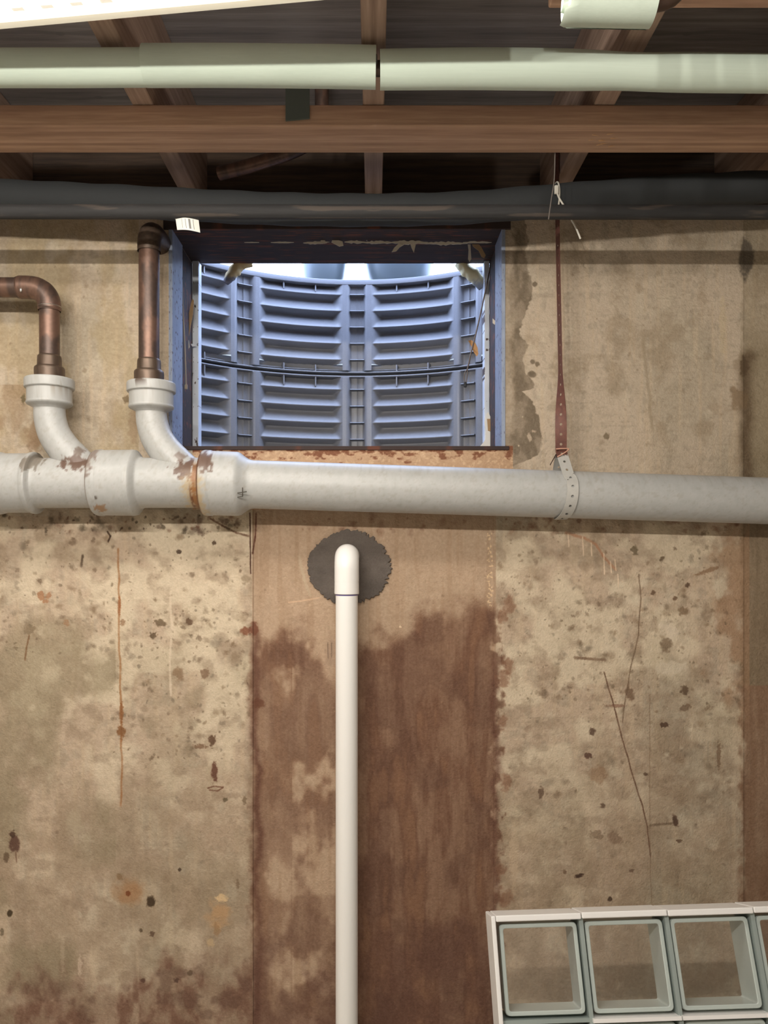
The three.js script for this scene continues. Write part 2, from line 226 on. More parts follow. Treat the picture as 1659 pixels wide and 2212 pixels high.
  // upper wall
  stamp(1612, 556, 18, 46, [92, 82, 70], 0.85, 0.35, 0.3); stamp(1310, 942, 8, 7, [118, 102, 80], 0.85, 0.5, 0.4, -0.5); for (const [x, y] of [[1155, 614], [1150, 782], [1160, 786], [1148, 806]]) stamp(x, y, 6, 6, [112, 98, 80], 0.85, 0.3); stamp(1143, 944, 5, 11, [186, 168, 146], 0.9, 0.4, 0.3, -0.3); stamp(1152, 931, 6, 3, [180, 160, 138], 0.9); stamp(1148, 809, 11, 7, [112, 98, 80], 0.85, 0.3); stamp(1120, 962, 2.5, 2.5, [200, 184, 160], 0.9); stamp(1128, 900, 2, 2, [190, 172, 150], 0.9);
  line([[1388, 730], [1394, 790], [1400, 830], [1404, 880], [1410, 930]], 4, [154, 138, 114], 0.4); stamp(1560, 700, 8, 70, [196, 176, 140], 0.4); stamp(1608, 790, 10, 24, [84, 66, 46], 0.7, 0.5); stamp(1596, 860, 22, 26, [120, 98, 72], 0.6); stamp(50, 862, 6, 12, [96, 84, 58], 0.8); stamp(272, 862, 8, 10, [104, 86, 62], 0.75); stamp(76, 940, 20, 40, [134, 106, 80], 0.5); stamp(230, 990, 30, 14, [200, 180, 150], 0.5); stamp(288, 920, 14, 40, [140, 116, 90], 0.5);
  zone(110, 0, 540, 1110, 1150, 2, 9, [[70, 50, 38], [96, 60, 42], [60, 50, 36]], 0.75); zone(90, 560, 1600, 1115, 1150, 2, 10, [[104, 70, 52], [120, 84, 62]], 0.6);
}
paintWall();
const wallMap = dataTexture(TW, TH, (x, y) => { const o = ((TH - 1 - y) * TW + x) * 3; return [clamp(wallPixels[o], 0, 255), clamp(wallPixels[o + 1], 0, 255), clamp(wallPixels[o + 2], 0, 255)]; });
const wallBump = dataTexture(1024, 1024, (x, y) => { const v = 255 * (0.5 * fbm(x / 60, y / 60, 5) + 0.3 * fbm(x / 9, y / 9 + 40, 3) + 0.2 * vnoise(x / 2.2, y / 2.2)); return [v, v, v]; }, false);
wallBump.repeat.set(TW * 0.00102 / 0.9, TH * 0.00102 / 0.9);
const U = 0.00102, wallUV = (x, y) => [((x / U + 807) - TX) / TW, 1 - ((1183 - (y - EYE) / U) - TY) / TH];
const M = {};
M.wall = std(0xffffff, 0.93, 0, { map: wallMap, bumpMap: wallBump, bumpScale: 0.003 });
const plainConcrete = dataTexture(512, 512, (x, y) => { const g = fbm(x / 90, y / 90, 5) * 46 + vnoise(x / 2, y / 2) * 12; return [150 + g, 145 + g, 135 + g]; });
M.concrete = std(0xffffff, 0.95, 0, { map: plainConcrete });

// ---------------------------------------------------------------- the room shell
const ROOM = { x0: -1.75, x1: 2.1, z1: 3.7, top: 2.24, joist: 2.28, deck: 2.47 };
const WIN = { x0: wx(365), x1: wx(1091), y0: wy(966), y1: 2.2 }, BACK = -0.22;
const infill = { x0: wx(546), x1: wx(1067), y1: WIN.y0 - 0.1 };
const recess = wx(1606);
{
  const wall = structure('wall_front', 'stained concrete basement wall with a window opening');
  const s = new THREE.Shape(); s.moveTo(ROOM.x0 - 0.2, -0.1); s.lineTo(infill.x0, -0.1); s.lineTo(infill.x0, infill.y1); s.lineTo(infill.x1, infill.y1); s.lineTo(infill.x1, -0.1); s.lineTo(recess, -0.1); s.lineTo(recess, ROOM.top); s.lineTo(ROOM.x0 - 0.2, ROOM.top); s.closePath();
  const h = new THREE.Path(); h.moveTo(WIN.x0, WIN.y0); h.lineTo(WIN.x0, ROOM.top - 0.001); h.lineTo(WIN.x1, ROOM.top - 0.001); h.lineTo(WIN.x1, WIN.y0); h.closePath(); s.holes.push(h);
  const g = new THREE.ExtrudeGeometry(s, { depth: -BACK, bevelEnabled: false }); g.translate(0, 0, BACK);
  part('wall_face', metricUV(g, wallUV), M.wall, wall);
  part('infill_panel', metricUV(boxAt(infill.x0, infill.x1, -0.1, infill.y1, BACK, -0.003), wallUV), M.wall, wall, 'brown water-stained concrete panel below the window');
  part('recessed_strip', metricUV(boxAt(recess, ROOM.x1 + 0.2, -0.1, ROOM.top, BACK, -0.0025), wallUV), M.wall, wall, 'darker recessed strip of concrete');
}
const shellUV = (x, y, z, nx, ny, nz) => (nx > 0.5 ? [z, y] : ny > 0.5 ? [x, z] : [x, y]);
M.floor = std(0xffffff, 0.9, 0, { map: dataTexture(512, 512, (x, y) => { const g = fbm(x / 90, y / 90, 5) * 40 + vnoise(x / 2, y / 2) * 10; return [196 + g, 193 + g, 186 + g]; }) });
solid('floor', metricUV(boxAt(ROOM.x0 - 0.2, ROOM.x1 + 0.2, -0.1, 0, 0, ROOM.z1 + 0.2), shellUV), M.floor, 'grey concrete basement floor');
solid('wall_left', metricUV(boxAt(ROOM.x0 - 0.2, ROOM.x0, 0, ROOM.deck, 0.001, ROOM.z1), shellUV), M.concrete, 'concrete side wall at the left of the room');
solid('wall_right', metricUV(boxAt(ROOM.x1, ROOM.x1 + 0.2, 0, ROOM.deck, 0.001, ROOM.z1), shellUV), M.concrete, 'concrete side wall at the right of the room');
solid('wall_back', metricUV(boxAt(ROOM.x0 - 0.2, ROOM.x1 + 0.2, 0, ROOM.deck, ROOM.z1, ROOM.z1 + 0.2), shellUV), M.concrete, 'concrete wall behind the camera');

// wood
function woodMap(dark, light, knots = 3) {
  const ks = Array.from({ length: knots }, () => [rnd() * 1024, rnd() * 128, 6 + rnd() * 8]);
  return dataTexture(1024, 128, (x, y) => {
    let yy = y; for (const [kx, ky, kr] of ks) { const d = Math.hypot((x - kx) / 3, y - ky); yy += Math.exp(-d * d / (kr * kr)) * (y - ky) * 1.2; }
    let t = 0.55 * fbm(x / 240, yy / 7, 4) + 0.3 * fbm(x / 40, yy / 2.2 + 30, 3) + 0.15 * fbm(x / 120 + 9, yy / 40, 2);
    for (const [kx, ky, kr] of ks) { const d = Math.hypot((x - kx) / 1.6, y - ky); t -= 0.5 * (1 - sstep(kr * 0.25, kr * 0.6, d)); }
    t = clamp((t - 0.25) * 2);
    return [lerp(dark[0], light[0], t), lerp(dark[1], light[1], t), lerp(dark[2], light[2], t)];
  });
}
const woodJoist = woodMap([140, 116, 102], [182, 156, 138]), woodBatten = woodMap([158, 124, 102], [206, 170, 142], 5), woodDeck = woodMap([118, 112, 110], [158, 150, 144]), woodSill = woodMap([52, 42, 36], [92, 74, 60]);
M.joist = std(0xffffff, 0.85, 0, { map: woodJoist }); M.batten = std(0xffffff, 0.8, 0, { map: woodBatten }); M.deck = std(0xffffff, 0.9, 0, { map: woodDeck }); M.sill = std(0xffffff, 0.9, 0, { map: woodSill });
const lengthUV = (axis) => (x, y, z, nx, ny, nz) => axis === 'x' ? [x / 1.1, (ny > 0.5 ? z : y) / 0.14] : [z / 1.1, (ny > 0.5 ? x : y) / 0.14];
solid('ceiling', metricUV(boxAt(ROOM.x0 - 0.2, ROOM.x1 + 0.2, ROOM.deck, ROOM.deck + 0.08, BACK, ROOM.z1 + 0.2), lengthUV('x')), M.deck, 'dark wooden subfloor above the joists');
{
  const sill = structure('trim_1', 'dark wooden sill plate and rim board on top of the wall');
  part('sill_plate', metricUV(boxAt(ROOM.x0 - 0.2, ROOM.x1 + 0.2, ROOM.top, ROOM.joist, BACK, -0.004), lengthUV('x')), M.sill, sill);
  part('rim_board', metricUV(boxAt(ROOM.x0 - 0.2, ROOM.x1 + 0.2, ROOM.joist, ROOM.deck, BACK, -0.1), lengthUV('x')), M.sill, sill);
}
const joistLabels = ['wooden floor joist over the bent copper drain', 'wooden floor joist in line with the capped white pipe', 'wooden floor joist above the perforated strap', 'wooden floor joist one bay past the perforated strap', 'wooden floor joist over the copper elbow', 'wooden floor joist two bays past the perforated strap', 'wooden floor joist second from the side wall past the copper elbow', 'wooden floor joist beside the side wall past the strap', 'wooden floor joist beside the side wall past the copper elbow'];
[[-0.4064, 0], [0, 1], [0.4064, 2], [0.8128, 3], [-0.8128, 4], [1.2192, 5], [-1.2192, 6], [1.6256, 7], [-1.6256, 8]].forEach(([x, k]) => {
  const j = solid(numbered('floor_joist'), metricUV(boxAt(x - 0.019, x + 0.019, ROOM.joist, ROOM.deck, -0.1, ROOM.z1, 0.003), lengthUV('z')), M.joist, joistLabels[k]);
  j.userData = { label: joistLabels[k], category: 'joist', group: 'floor joists under the subfloor' };
});
// battens nailed flat across the joists
{
  const a = thing('wooden_batten', 'reddish wooden batten across the joists between black pipe and foam-covered pipe', 'batten');
  part('board', metricUV(boxAt(ROOM.x0, ROOM.x1, 2.242, 2.2795, 0.248, 0.342, 0.003), lengthUV('x')), M.batten, a);
  for (let k = 0; k < 9; k++) {                                   // raised splinters where the edge is bruised
    const p = at(1285 + rnd() * 44, 285 + rnd() * 22, 0), x = (1275 + rnd() * 60 - 807) * 1.4 / FOCAL, z = 0.275 + rnd() * 0.045;
    part('splinter', new THREE.ConeGeometry(0.0012, 0.014, 5).rotateX(Math.PI / 2 + 0.25).rotateY(0.8 + rnd() * 0.9).translate(x, 2.2408, z), std(0xd9b084, 0.8), a, 'pale raised splinter');
  }
  const clip = slab([[0, 0], [0.042, 0.004], [0.042, 0.11], [0, 0.11]], 0.004); clip.translate(wx(617, 0.345), 2.249, 0.343);
  const w = part('hanger_plate', clip, std(0x59625c, 0.6, 0.1), a, 'dark grey-green metal plate');
  settle(a);
  const b = thing('wooden_batten', 'wooden batten across the joists beside the shop light', 'batten');
  part('board', metricUV(boxAt(0.24, ROOM.x1, 2.242, 2.2795, 0.636, 0.725, 0.003), lengthUV('x')), M.batten, b); settle(b);
}

// ---------------------------------------------------------------- window
M.steelBlue = std(0xffffff, 0.55, 0.1, { map: dataTexture(128, 512, (x, y) => { const t = fbm(x / 16, y / 30, 4), r = sstep(0.74, 0.8, fbm(x / 5, y / 9 + 6, 3)); return [lerp(132 + 26 * t, 70, r), lerp(142 + 26 * t, 52, r), lerp(160 + 28 * t, 46, r)]; }) });
M.steelRust = std(0xffffff, 0.8, 0.1, { map: dataTexture(128, 512, (x, y) => { const t = fbm(x / 20, y / 40 + 8, 5), r = sstep(0.55, 0.68, fbm(x / 9 + 4, y / 16, 4)); return [lerp(44 + 22 * t, 98, r), lerp(34 + 16 * t, 56, r), lerp(32 + 14 * t, 40, r)]; }) });
M.sash = std(0xffffff, 0.5, 0.1, { map: dataTexture(64, 512, (x, y) => { const t = fbm(x / 14, y / 30, 3), r = sstep(0.7, 0.74, fbm(x / 7, y / 12, 4)); return [lerp(196 + 20 * t, 80, r), lerp(202 + 20 * t, 66, r), lerp(210 + 20 * t, 60, r)]; }) });
M.residue = std(0xd2c8b6, 0.95); M.foam = std(0xd9cfae, 0.95); M.tan = std(0xa98a66, 0.9);
{
  const w = structure('window_1', 'small open steel basement window frame with peeling paint');
  const uvJ = (x, y, z) => [z / 0.15 + x / 0.03, y / 0.5], uvH = (x, y, z) => [x / 0.6, z / 0.15];
  const jamb = (x0, x1, side) => {
    part('jamb', metricUV(boxAt(x0, x1, WIN.y0, WIN.y1, -0.088, 0.002), uvJ), M.steelBlue, w, 'blue-grey painted steel jamb');
    part('jamb_recess', metricUV(boxAt(side < 0 ? x0 : x0 + 0.004, side < 0 ? x1 - 0.004 : x1, WIN.y0, WIN.y1, BACK + 0.02, -0.088), uvJ), M.steelRust, w, 'rusty dark inner face of the jamb');
  };
  jamb(WIN.x0, WIN.x0 + 0.008, -1); jamb(WIN.x1 - 0.008, WIN.x1, 1);
  part('head', metricUV(boxAt(WIN.x0 - 0.012, WIN.x1 + 0.012, WIN.y1, ROOM.top, -0.06, 0.004, 0.002), uvH), M.steelRust, w, 'dark brown steel window head');
  part('head_recess', metricUV(boxAt(WIN.x0, WIN.x1, 2.207, ROOM.top, BACK, -0.06), uvH), M.steelRust, w);
  part('sill', metricUV(boxAt(WIN.x0 - 0.006, WIN.x1 + 0.008, WIN.y0 - 0.006, WIN.y0 + 0.002, BACK, 0.004), uvH), M.steelRust, w, 'rust-edged steel sill');
  const s0 = WIN.x0 + 0.004, s1 = WIN.x1 - 0.004, zS = BACK - 0.012;
  part('sash_stile', metricUV(boxAt(s0, s0 + 0.016, WIN.y0, 2.207, zS, BACK + 0.02, 0.002), (x, y) => [x / 0.05, y / 0.5]), M.sash, w, 'pale sash edge with flaking paint');
  part('sash_stile', metricUV(boxAt(s1 - 0.013, s1, WIN.y0, 2.207, zS, BACK + 0.02, 0.002), (x, y) => [x / 0.05, y / 0.5]), M.sash, w, 'pale sash edge with flaking paint');
  part('sash_rail', metricUV(boxAt(s0, s1, WIN.y0, WIN.y0 + 0.012, zS, BACK + 0.02, 0.002), (x, y) => [y / 0.05, x / 0.5]), M.sash, w);
  // flaking caulk hanging along the head and in the lower corner
  const z = -0.0585, k = (DIST - z) / FOCAL;
  const flake = (pts, mat = M.residue, zz = z) => { const kk = (DIST - zz) / FOCAL, dn = zz === z ? 2 : 0; part('caulk_flake', slab(pts.map(([x, y]) => [(x - 807) * kk, EYE + (1183 - y - dn) * kk]), 0.0015).translate(0, 0, zz), mat, w, 'flaking pale caulk'); };
  const ragged = (x0, x1, yc, h, n) => { const up = [], dn = []; for (let i = 0; i <= n; i++) { const x = lerp(x0, x1, i / n), t = Math.sin(Math.PI * i / n); up.push([x, yc - h * t * (0.3 + 0.7 * rnd()) - 0.4]); dn.unshift([x, yc + h * t * (0.3 + 0.7 * rnd()) + 0.4]); } return [...up, ...dn]; };
  flake(ragged(528, 560, 522, 1, 6)); flake(ragged(585, 635, 522, 1.6, 8)); flake(ragged(655, 706, 523, 3.5, 10)); flake([[692, 519], [699, 512], [703, 520], [712, 521], [698, 524]]);
  flake([[718, 516], [730, 517], [740, 520], [742, 529], [733, 531], [724, 526], [716, 522]]); flake(ragged(744, 790, 521, 4, 12)); flake(ragged(784, 850, 522, 4, 14)); flake(ragged(840, 925, 522, 5, 18)); flake(ragged(905, 1010, 524, 4.5, 20)); flake(ragged(1000, 1062, 522, 3, 12));
  flake([[862, 524], [874, 526], [863, 533], [856, 541], [846, 543], [852, 533]]); flake([[886, 524], [898, 527], [894, 544], [889, 534]]); flake([[1010, 526], [1016, 527], [1018, 560], [1014, 566], [1011, 560], [1012, 540]], M.residue, -0.1); flake([[1018, 524], [1032, 525], [1040, 535], [1049, 552], [1046, 558], [1040, 555], [1034, 542], [1022, 533]], M.tan, -0.1);
  flake([[789, 517], [795, 512], [798, 513], [793, 518]]); flake([[802, 508], [808, 506], [807, 510]]);
  const zl = -0.19;
  flake([[1051, 893], [1055, 890], [1060, 903], [1063, 920], [1061, 935], [1064, 942], [1066, 952], [1072, 951], [1073, 958], [1060, 964], [1036, 965], [1043, 957], [1048, 950], [1049, 925], [1046, 912]], std(0xe2e0da, 0.9), zl); flake([[1052, 905], [1059, 905], [1062, 922], [1060, 932], [1054, 930]], M.tan, zl + 0.003);
  flake([[413, 655], [416, 645], [419, 650], [417, 680], [412, 705], [408, 730], [404, 740], [403, 728], [406, 700], [409, 675]], M.tan, -0.17); flake([[401, 728], [408, 735], [410, 750], [403, 760], [398, 748]], M.residue, -0.165); flake([[387, 660], [391, 658], [392, 668], [388, 670]], M.residue, -0.08); flake([[1064, 688], [1070, 694], [1069, 702], [1064, 698]], M.residue, -0.1); flake([[410, 741], [424, 747], [416, 749]], std(0xdfe4ea, 0.8), -0.19);
}
// stay rods of the window
{
  const rodMat = std(0x6b6058, 0.5, 0.6);
  const l = thing('window_stay', 'thin dusty metal stay rod hanging beside the rusty jamb left of the glass', 'window stay');
  part('rod', sweep([at(393, 608, -0.1), at(396, 680, -0.1), at(400, 760, -0.1), at(402, 832, -0.1)], 0.0016, 24, 8, true), std(0x93887a, 0.7), l);
  part('tip', new RoundedBoxGeometry(0.007, 0.012, 0.006, 2, 0.002).translate(...at(402, 836, -0.1).toArray()), std(0x8d8272, 0.8), l); settle(l);
  const r = thing('window_stay', 'dark slanting metal stay rod with a black tip in front of the glass', 'window stay');
  part('rod', sweep([at(1058, 578, -0.13), at(1046, 640, -0.13), at(1030, 712, -0.135), at(1018, 760, -0.14), at(1009, 800, -0.14)], 0.0017, 32, 8, true), rodMat, r);
  part('loop', sweep([at(1010, 796, -0.14), at(1004, 806, -0.14), at(1003, 818, -0.14), at(1005, 828, -0.14)], 0.0012, 16, 8, true), rodMat, r); part('loop', sweep([at(1010, 796, -0.14), at(1009, 812, -0.14), at(1007, 828, -0.14)], 0.0012, 16, 8, true), rodMat, r);
  part('tip', new RoundedBoxGeometry(0.007, 0.013, 0.006, 2, 0.002).translate(...at(1005, 831, -0.14).toArray()), std(0x1c1c1e, 0.6), r, 'black rubber tip'); settle(r);
  const lf = thing('dead_leaf', 'dry tan leaf caught on the slanting stay rod', 'leaf');
  const zz = -0.142, kk = (DIST - zz) / FOCAL; const bend = (g) => { const p = g.attributes.position; for (let i = 0; i < p.count; i++) p.setZ(i, p.getZ(i) + 0.004 * Math.sin(p.getX(i) * 260) + 0.003 * Math.cos(p.getY(i) * 190)); g.computeVertexNormals(); return g; };
  part('blade', bend(slab([[1011, 737], [1018, 733], [1026, 741], [1031, 752], [1033, 765], [1029, 772], [1023, 758], [1018, 748]].map(([x, y]) => [(x - 807) * kk, EYE + (1183 - y) * kk]), 0.0008).translate(0, 0, zz)), std(0xb58a5c, 0.8), lf); settle(lf);
  for (const [pts, rr, col, label, z0] of [
    [[[545, 569], [522, 572], [508, 583], [496, 600], [488, 612]], (t) => 0.004 + 0.012 * Math.sin(Math.PI * clamp(0.15 + t * 0.75)), [[214, 190, 140], [96, 96, 108]], 'curled yellow and grey scrap hanging at the upper corner near the bright sky gap', -0.2],
    [[[990, 566], [1005, 580], [1020, 594], [1034, 608], [1042, 622]], (t) => 0.006 + 0.012 * Math.sin(Math.PI * clamp(0.15 + t * 0.75)), [[232, 222, 180], [150, 156, 164]], 'pale yellow foam scrap in the upper corner behind the slanting stay rod', -0.2]]) {
    const o = thing('foam_scrap', label, 'scrap'), g = sweep(pts.map(([x, y]) => at(x, y, z0 - 0.032)), (t, a) => rr(t) * (0.8 + 0.35 * vnoise(t * 9, a * 1.5 + 3)), 30, 14, true);
    const ym = at(0, pts[2][1] + 8, z0).y; paint(g, (x, y) => { const t = sstep(-0.008, 0.008, y - ym + 0.01 * (vnoise(x * 300, y * 300) - 0.5)); return [0, 1, 2].map((c) => lerp(col[1][c], col[0][c], t)); });
    part('scrap', g, std(0xffffff, 0.9, 0, { vertexColors: true }), o); settle(o);
  }
}

// ---------------------------------------------------------------- window well
{
  const X0 = -0.05, R = 0.655, OUT = 0.029, D = Math.PI / 180;
  const P = (th, y, out) => V(X0 + (R - out) * Math.sin(th), y, -(R - out) * Math.cos(th));
  M.well = std(0xffffff, 0.42, 0, { map: dataTexture(256, 256, (x, y) => { const t = fbm(x / 60, y / 60, 4) * 16 + vnoise(x / 2, y / 2) * 7; return [112 + t, 112 + t, 115 + t]; }) });
  const well = thing('window_well', 'curved grey plastic window well with moulded ridges seen through the window', 'window well');
  const lipsUp = [0, 1, 2, 3, 4].map((i) => 2.262 - 0.049 * i), lipsLow = [0, 1, 2, 3, 4, 5, 6].map((i) => 1.976 - 0.05 * i);
  const cols = [-62, -31, 0, 31, 62].map((a) => a * D), FL = 4 * D;
  const ridgeY = [-0.012, -0.0105, -0.006, -0.0025, -0.001, 0.0008, 0.003, 0.009, 0.017, 0.026, 0.0335, 0.037];
  const prof = (t) => { const h = t > 0 ? 1 - t / 0.034 : 1 + t / 0.0105; return clamp(h > 0.86 ? 0.86 + (h - 0.86) * 0.7 : h); };
  const panels = []; for (let k = 0; k < 4; k++) panels.push([cols[k] + FL, cols[k + 1] - FL]);
  const ends = [0, 0.004, 0.008, 0.012, 0.016, 0.02, 0.024, 0.03, 0.04];
  for (const [lips, step] of [[lipsUp, 0.049], [lipsLow, 0.05]]) for (const lip of lips) for (const [a, b] of panels) {
    const L = (b - a) * R, ss = [...ends, ...[1, 2, 3, 4, 5, 6, 7].map((i) => 0.04 + (L - 0.08) * i / 8), ...ends.map((e) => L - e).reverse()];
    const ys = ridgeY.map((y) => (y > 0.035 ? step - 0.012 : y));
    const g = gridGeo(ss.length - 1, ys.length - 1, (i, j) => { const s = ss[i], h = prof(ys[j]), bev = clamp(1 - Math.min(s, L - s) / 0.03); const hh = Math.max(h, bev * (2 - bev) * 0.5 + bev * 0.5); return P(a + s / R, lip + ys[j], OUT * hh); });
    part('ridge', g, M.well, well);
  }
  const section = [[-4, 1], [-3.2, 1], [-2.6, 1.02], [-2.2, 0.9], [-1.9, 0.72], [-1.7, 0.54], [-1.4, 0.5], [-0.12, 0.5], [-0.1, 0.58], [0.1, 0.58], [0.12, 0.5], [1.4, 0.5], [1.7, 0.54], [1.9, 0.72], [2.2, 0.9], [2.6, 1.02], [3.2, 1], [4, 1]];
  for (const [y0, y1, lips] of [[2.034, 2.294, lipsUp], [1.655, 2.0135, lipsLow]]) for (const c of cols) {
    const lo = y0 > 2 ? 2.049 - 0.004 : 1.659 - 0.004;
    part('channel', gridGeo(section.length - 1, 6, (i, j) => P(c + section[i][0] * D, lerp(Math.min(lo, y0), y1, j / 6), OUT * section[i][1])), M.well, well);
    for (const lip of lips) part('shelf', gridGeo(8, 3, (i, j) => P(c + (-1.95 + 3.9 * i / 8) * D, lip + [0.0018, 0.0018, -0.0012, -0.0012][j], [OUT * 0.4, OUT * 1.03, OUT * 1.03, OUT * 0.4][j])), M.well, well);
  }
  const ring = (y0, y1, o0, o1, name, label) => { const pts = [[o0, y0], [o1 - 0.002, y0], [o1, y0 + 0.0015], [o1, y1 - 0.0015], [o1 - 0.002, y1], [o0, y1], [o0, y0]]; part(name, gridGeo(60, 6, (i, j) => P((-70 + 140 * i / 60) * D, pts[j][1], pts[j][0])), M.well, well, label); };
  ring(2.292, 2.308, -0.012, 0.03, 'rim', 'thick top rim'); ring(2.0265, 2.0315, -0.002, 0.0265, 'seam_flange'); ring(2.0135, 2.0185, -0.002, 0.0275, 'seam_flange');
  part('plain_band', gridGeo(60, 1, (i, j) => P((-70 + 140 * i / 60) * D, [2.03, 2.057][j], 0)), M.well, well); part('plain_band', gridGeo(60, 1, (i, j) => P((-70 + 140 * i / 60) * D, [2.006, 2.031][j], 0)), M.well, well);
  ring(2.036, 2.041, -0.001, 0.012, 'step'); 
  for (const s of [-1, 1]) part('end_strip', gridGeo(6, 4, (i, j) => P(s * (65.9 + 5 * i / 6) * D, lerp(1.64, 2.3, j / 4), 0.01)), M.well, well);
  for (const [a, b] of panels) for (const f of [0.3, 0.68]) {
    const th = lerp(a, b, f);
    const fin = (y0, y1, o0, o1) => part('gusset', (() => { const g = boxAt(-0.0018, 0.0018, y0, y1, -o1, -o0); const p = g.attributes.position; for (let i = 0; i < p.count; i++) { const q = P(th, p.getY(i), -p.getZ(i)); p.setXYZ(i, q.x + p.getX(i) * Math.cos(th), q.y, q.z + p.getX(i) * Math.sin(th)); } g.computeVertexNormals(); return g; })(), M.well, well);
    fin(2.27, 2.294, 0, 0.024); fin(2.03, 2.05, 0, 0.026); fin(1.985, 2.014, 0, 0.026);
  }
  settle(well);
  const gravel = solid('trim_2', new THREE.CircleGeometry(0.66, 40, 20 * D, 140 * D).rotateX(-Math.PI / 2).translate(X0, 1.66, -0.005), std(0x6f675c, 1), 'gravel bed at the bottom of the window well');
  // ground round the well
  const gs = new THREE.Shape(); gs.moveTo(-5, 0.22); gs.lineTo(X0 - 0.625, 0.22); for (let i = 1; i < 40; i++) { const th = (-70 + 140 * i / 40) * D; gs.lineTo(X0 + 0.664 * Math.sin(th), Math.max(0.221, 0.664 * Math.cos(th))); } gs.lineTo(X0 + 0.625, 0.22); gs.lineTo(5, 0.22); gs.lineTo(5, 6); gs.lineTo(-5, 6); gs.closePath();
  const gg = new THREE.ExtrudeGeometry(gs, { depth: 0.12, bevelEnabled: false }); gg.rotateX(-Math.PI / 2); gg.translate(0, 2.16, 0);
  solid('ground', gg, std(0x54503f, 1), 'soil outside around the window well');
  // vessels and a crumpled sheet lying outside behind the rim
  const potMat = std(0x565d60, 0.35, 0.1);
  const pot = (gx, r, label) => { const c = at(gx, 590, -0.81), o = thing('garden_bowl', label, 'bowl'); const prf = [[0, 0.001], [0, 0.45], [0.02, 0.55], [0.05, 0.72], [0.09, 0.88], [0.14, 0.98], [0.2, 1.03], [0.208, 1.06], [0.212, 1.02], [0.2, 0.97], [0.12, 0.9], [0.03, 0.5], [0.025, 0.001]].map(([s, q]) => [s, q * r]); part('shell', turned(V(c.x, 2.281, -0.81), V(c.x, 3, -0.81), prf, 48), potMat, o); settle(o); };
  pot(700, 0.075, 'small grey rounded bowl outside behind the window well rim'); pot(862, 0.115, 'large grey rounded bowl outside beside the crumpled clear sheet');
  const sh = thing('plastic_sheet', 'crumpled clear plastic sheet outside behind the window well rim', 'sheet');
  part('sheet', gridGeo(60, 14, (i, j) => { const u = i / 60, v = j / 14; return V(lerp(0.235, 0.4, u) + 0.01 * Math.sin(v * 5), 2.285 + v * 0.2 + 0.01 * Math.sin(u * 23), -0.74 + 0.1 * u + 0.035 * Math.sin(u * 44 + v * 3) * (0.4 + v) + 0.02 * vnoise(u * 9, v * 4)); }), new THREE.MeshPhysicalMaterial({ color: 0xe6eef4, transmission: 0.75, roughness: 0.18, thickness: 0, side: THREE.DoubleSide }), sh); settle(sh);
}

// ---------------------------------------------------------------- painted cast-iron drain line
const PZ = 0.085, PK = (DIST - PZ) / FOCAL;
const survey = (x, y, z) => { const k = (DIST - z) / FOCAL; return [807 + x / k, 1183 - (y - EYE) / k]; };
M.painted = std(0xffffff, 0.42, 0, { vertexColors: true });
function ironColor(x, y, z) {
  const [gx, gy] = survey(x, y, PZ), n = fbm(x * 90, y * 90 + z * 60, 4), f = fbm(x * 420 + 9, y * 420 + z * 300, 3), m = fbm(x * 160 + 3, y * 160 + z * 90, 4);
  let c = [175 + (n - 0.5) * 14 + (f - 0.5) * 8, 175 + (n - 0.5) * 13 + (f - 0.5) * 8, 172 + (n - 0.5) * 14 + (f - 0.5) * 8];
  const mix = (k, a) => { a = clamp(a); c = c.map((v, i) => lerp(v, k[i], a)); };
  const blob = (bx, by, rx, ry, s = 0.9) => 1 - sstep(0.75, 1.05, Math.hypot((gx - bx) / rx, (gy - by) / ry) + (m - 0.5) * s * 2);
  const brown = [96, 72, 60], rust = [142, 92, 48];
  if (z > 0.02) {
    mix(brown, 0.9 * blob(182, 1005, 34, 16)); mix([110, 100, 88], 0.75 * blob(88, 1000, 22, 24)); mix(brown, 0.9 * blob(408, 1018, 26, 22)); mix(brown, 0.85 * blob(452, 1005, 18, 30)); mix(brown, 0.5 * blob(212, 1000, 14, 34));
    mix([176, 146, 100], 0.6 * (1 - sstep(12, 30, Math.abs(gx - 430) + (m - 0.5) * 40)) * sstep(1010, 1050, gy));
    mix(rust, 0.85 * (1 - sstep(3, 8, Math.abs(gx - 431) + (m - 0.5) * 12)) * sstep(990, 1030, gy)); mix([92, 52, 26], 0.9 * (1 - sstep(1.2, 3, Math.abs(gx - 439)))); mix([104, 62, 34], 0.8 * (1 - sstep(1, 3, Math.abs(gx - 423 + (m - 0.5) * 6))) * sstep(1040, 1070, gy));
    mix([120, 96, 78], 0.8 * (1 - sstep(1, 4, Math.abs(gx - 206)))); mix(rust, 0.6 * blob(232, 1100, 12, 8)); mix([70, 60, 50], 0.8 * blob(228, 1079, 2.5, 5, 0.3));
    mix([146, 139, 128], 0.25 * sstep(0.58, 0.74, m)); mix([146, 138, 128], 0.22 * sstep(0.6, 0.7, f) * sstep(0.5, 0.7, n));
    mix([84, 70, 60], 0.9 * blob(318, 832, 14, 7, 0.6)); mix([120, 104, 84], 0.4 * blob(140, 850, 14, 12)); mix([96, 76, 64], 0.6 * blob(180, 978, 10, 14)); mix(brown, 0.5 * blob(398, 990, 14, 10));
  }
  return c;
}
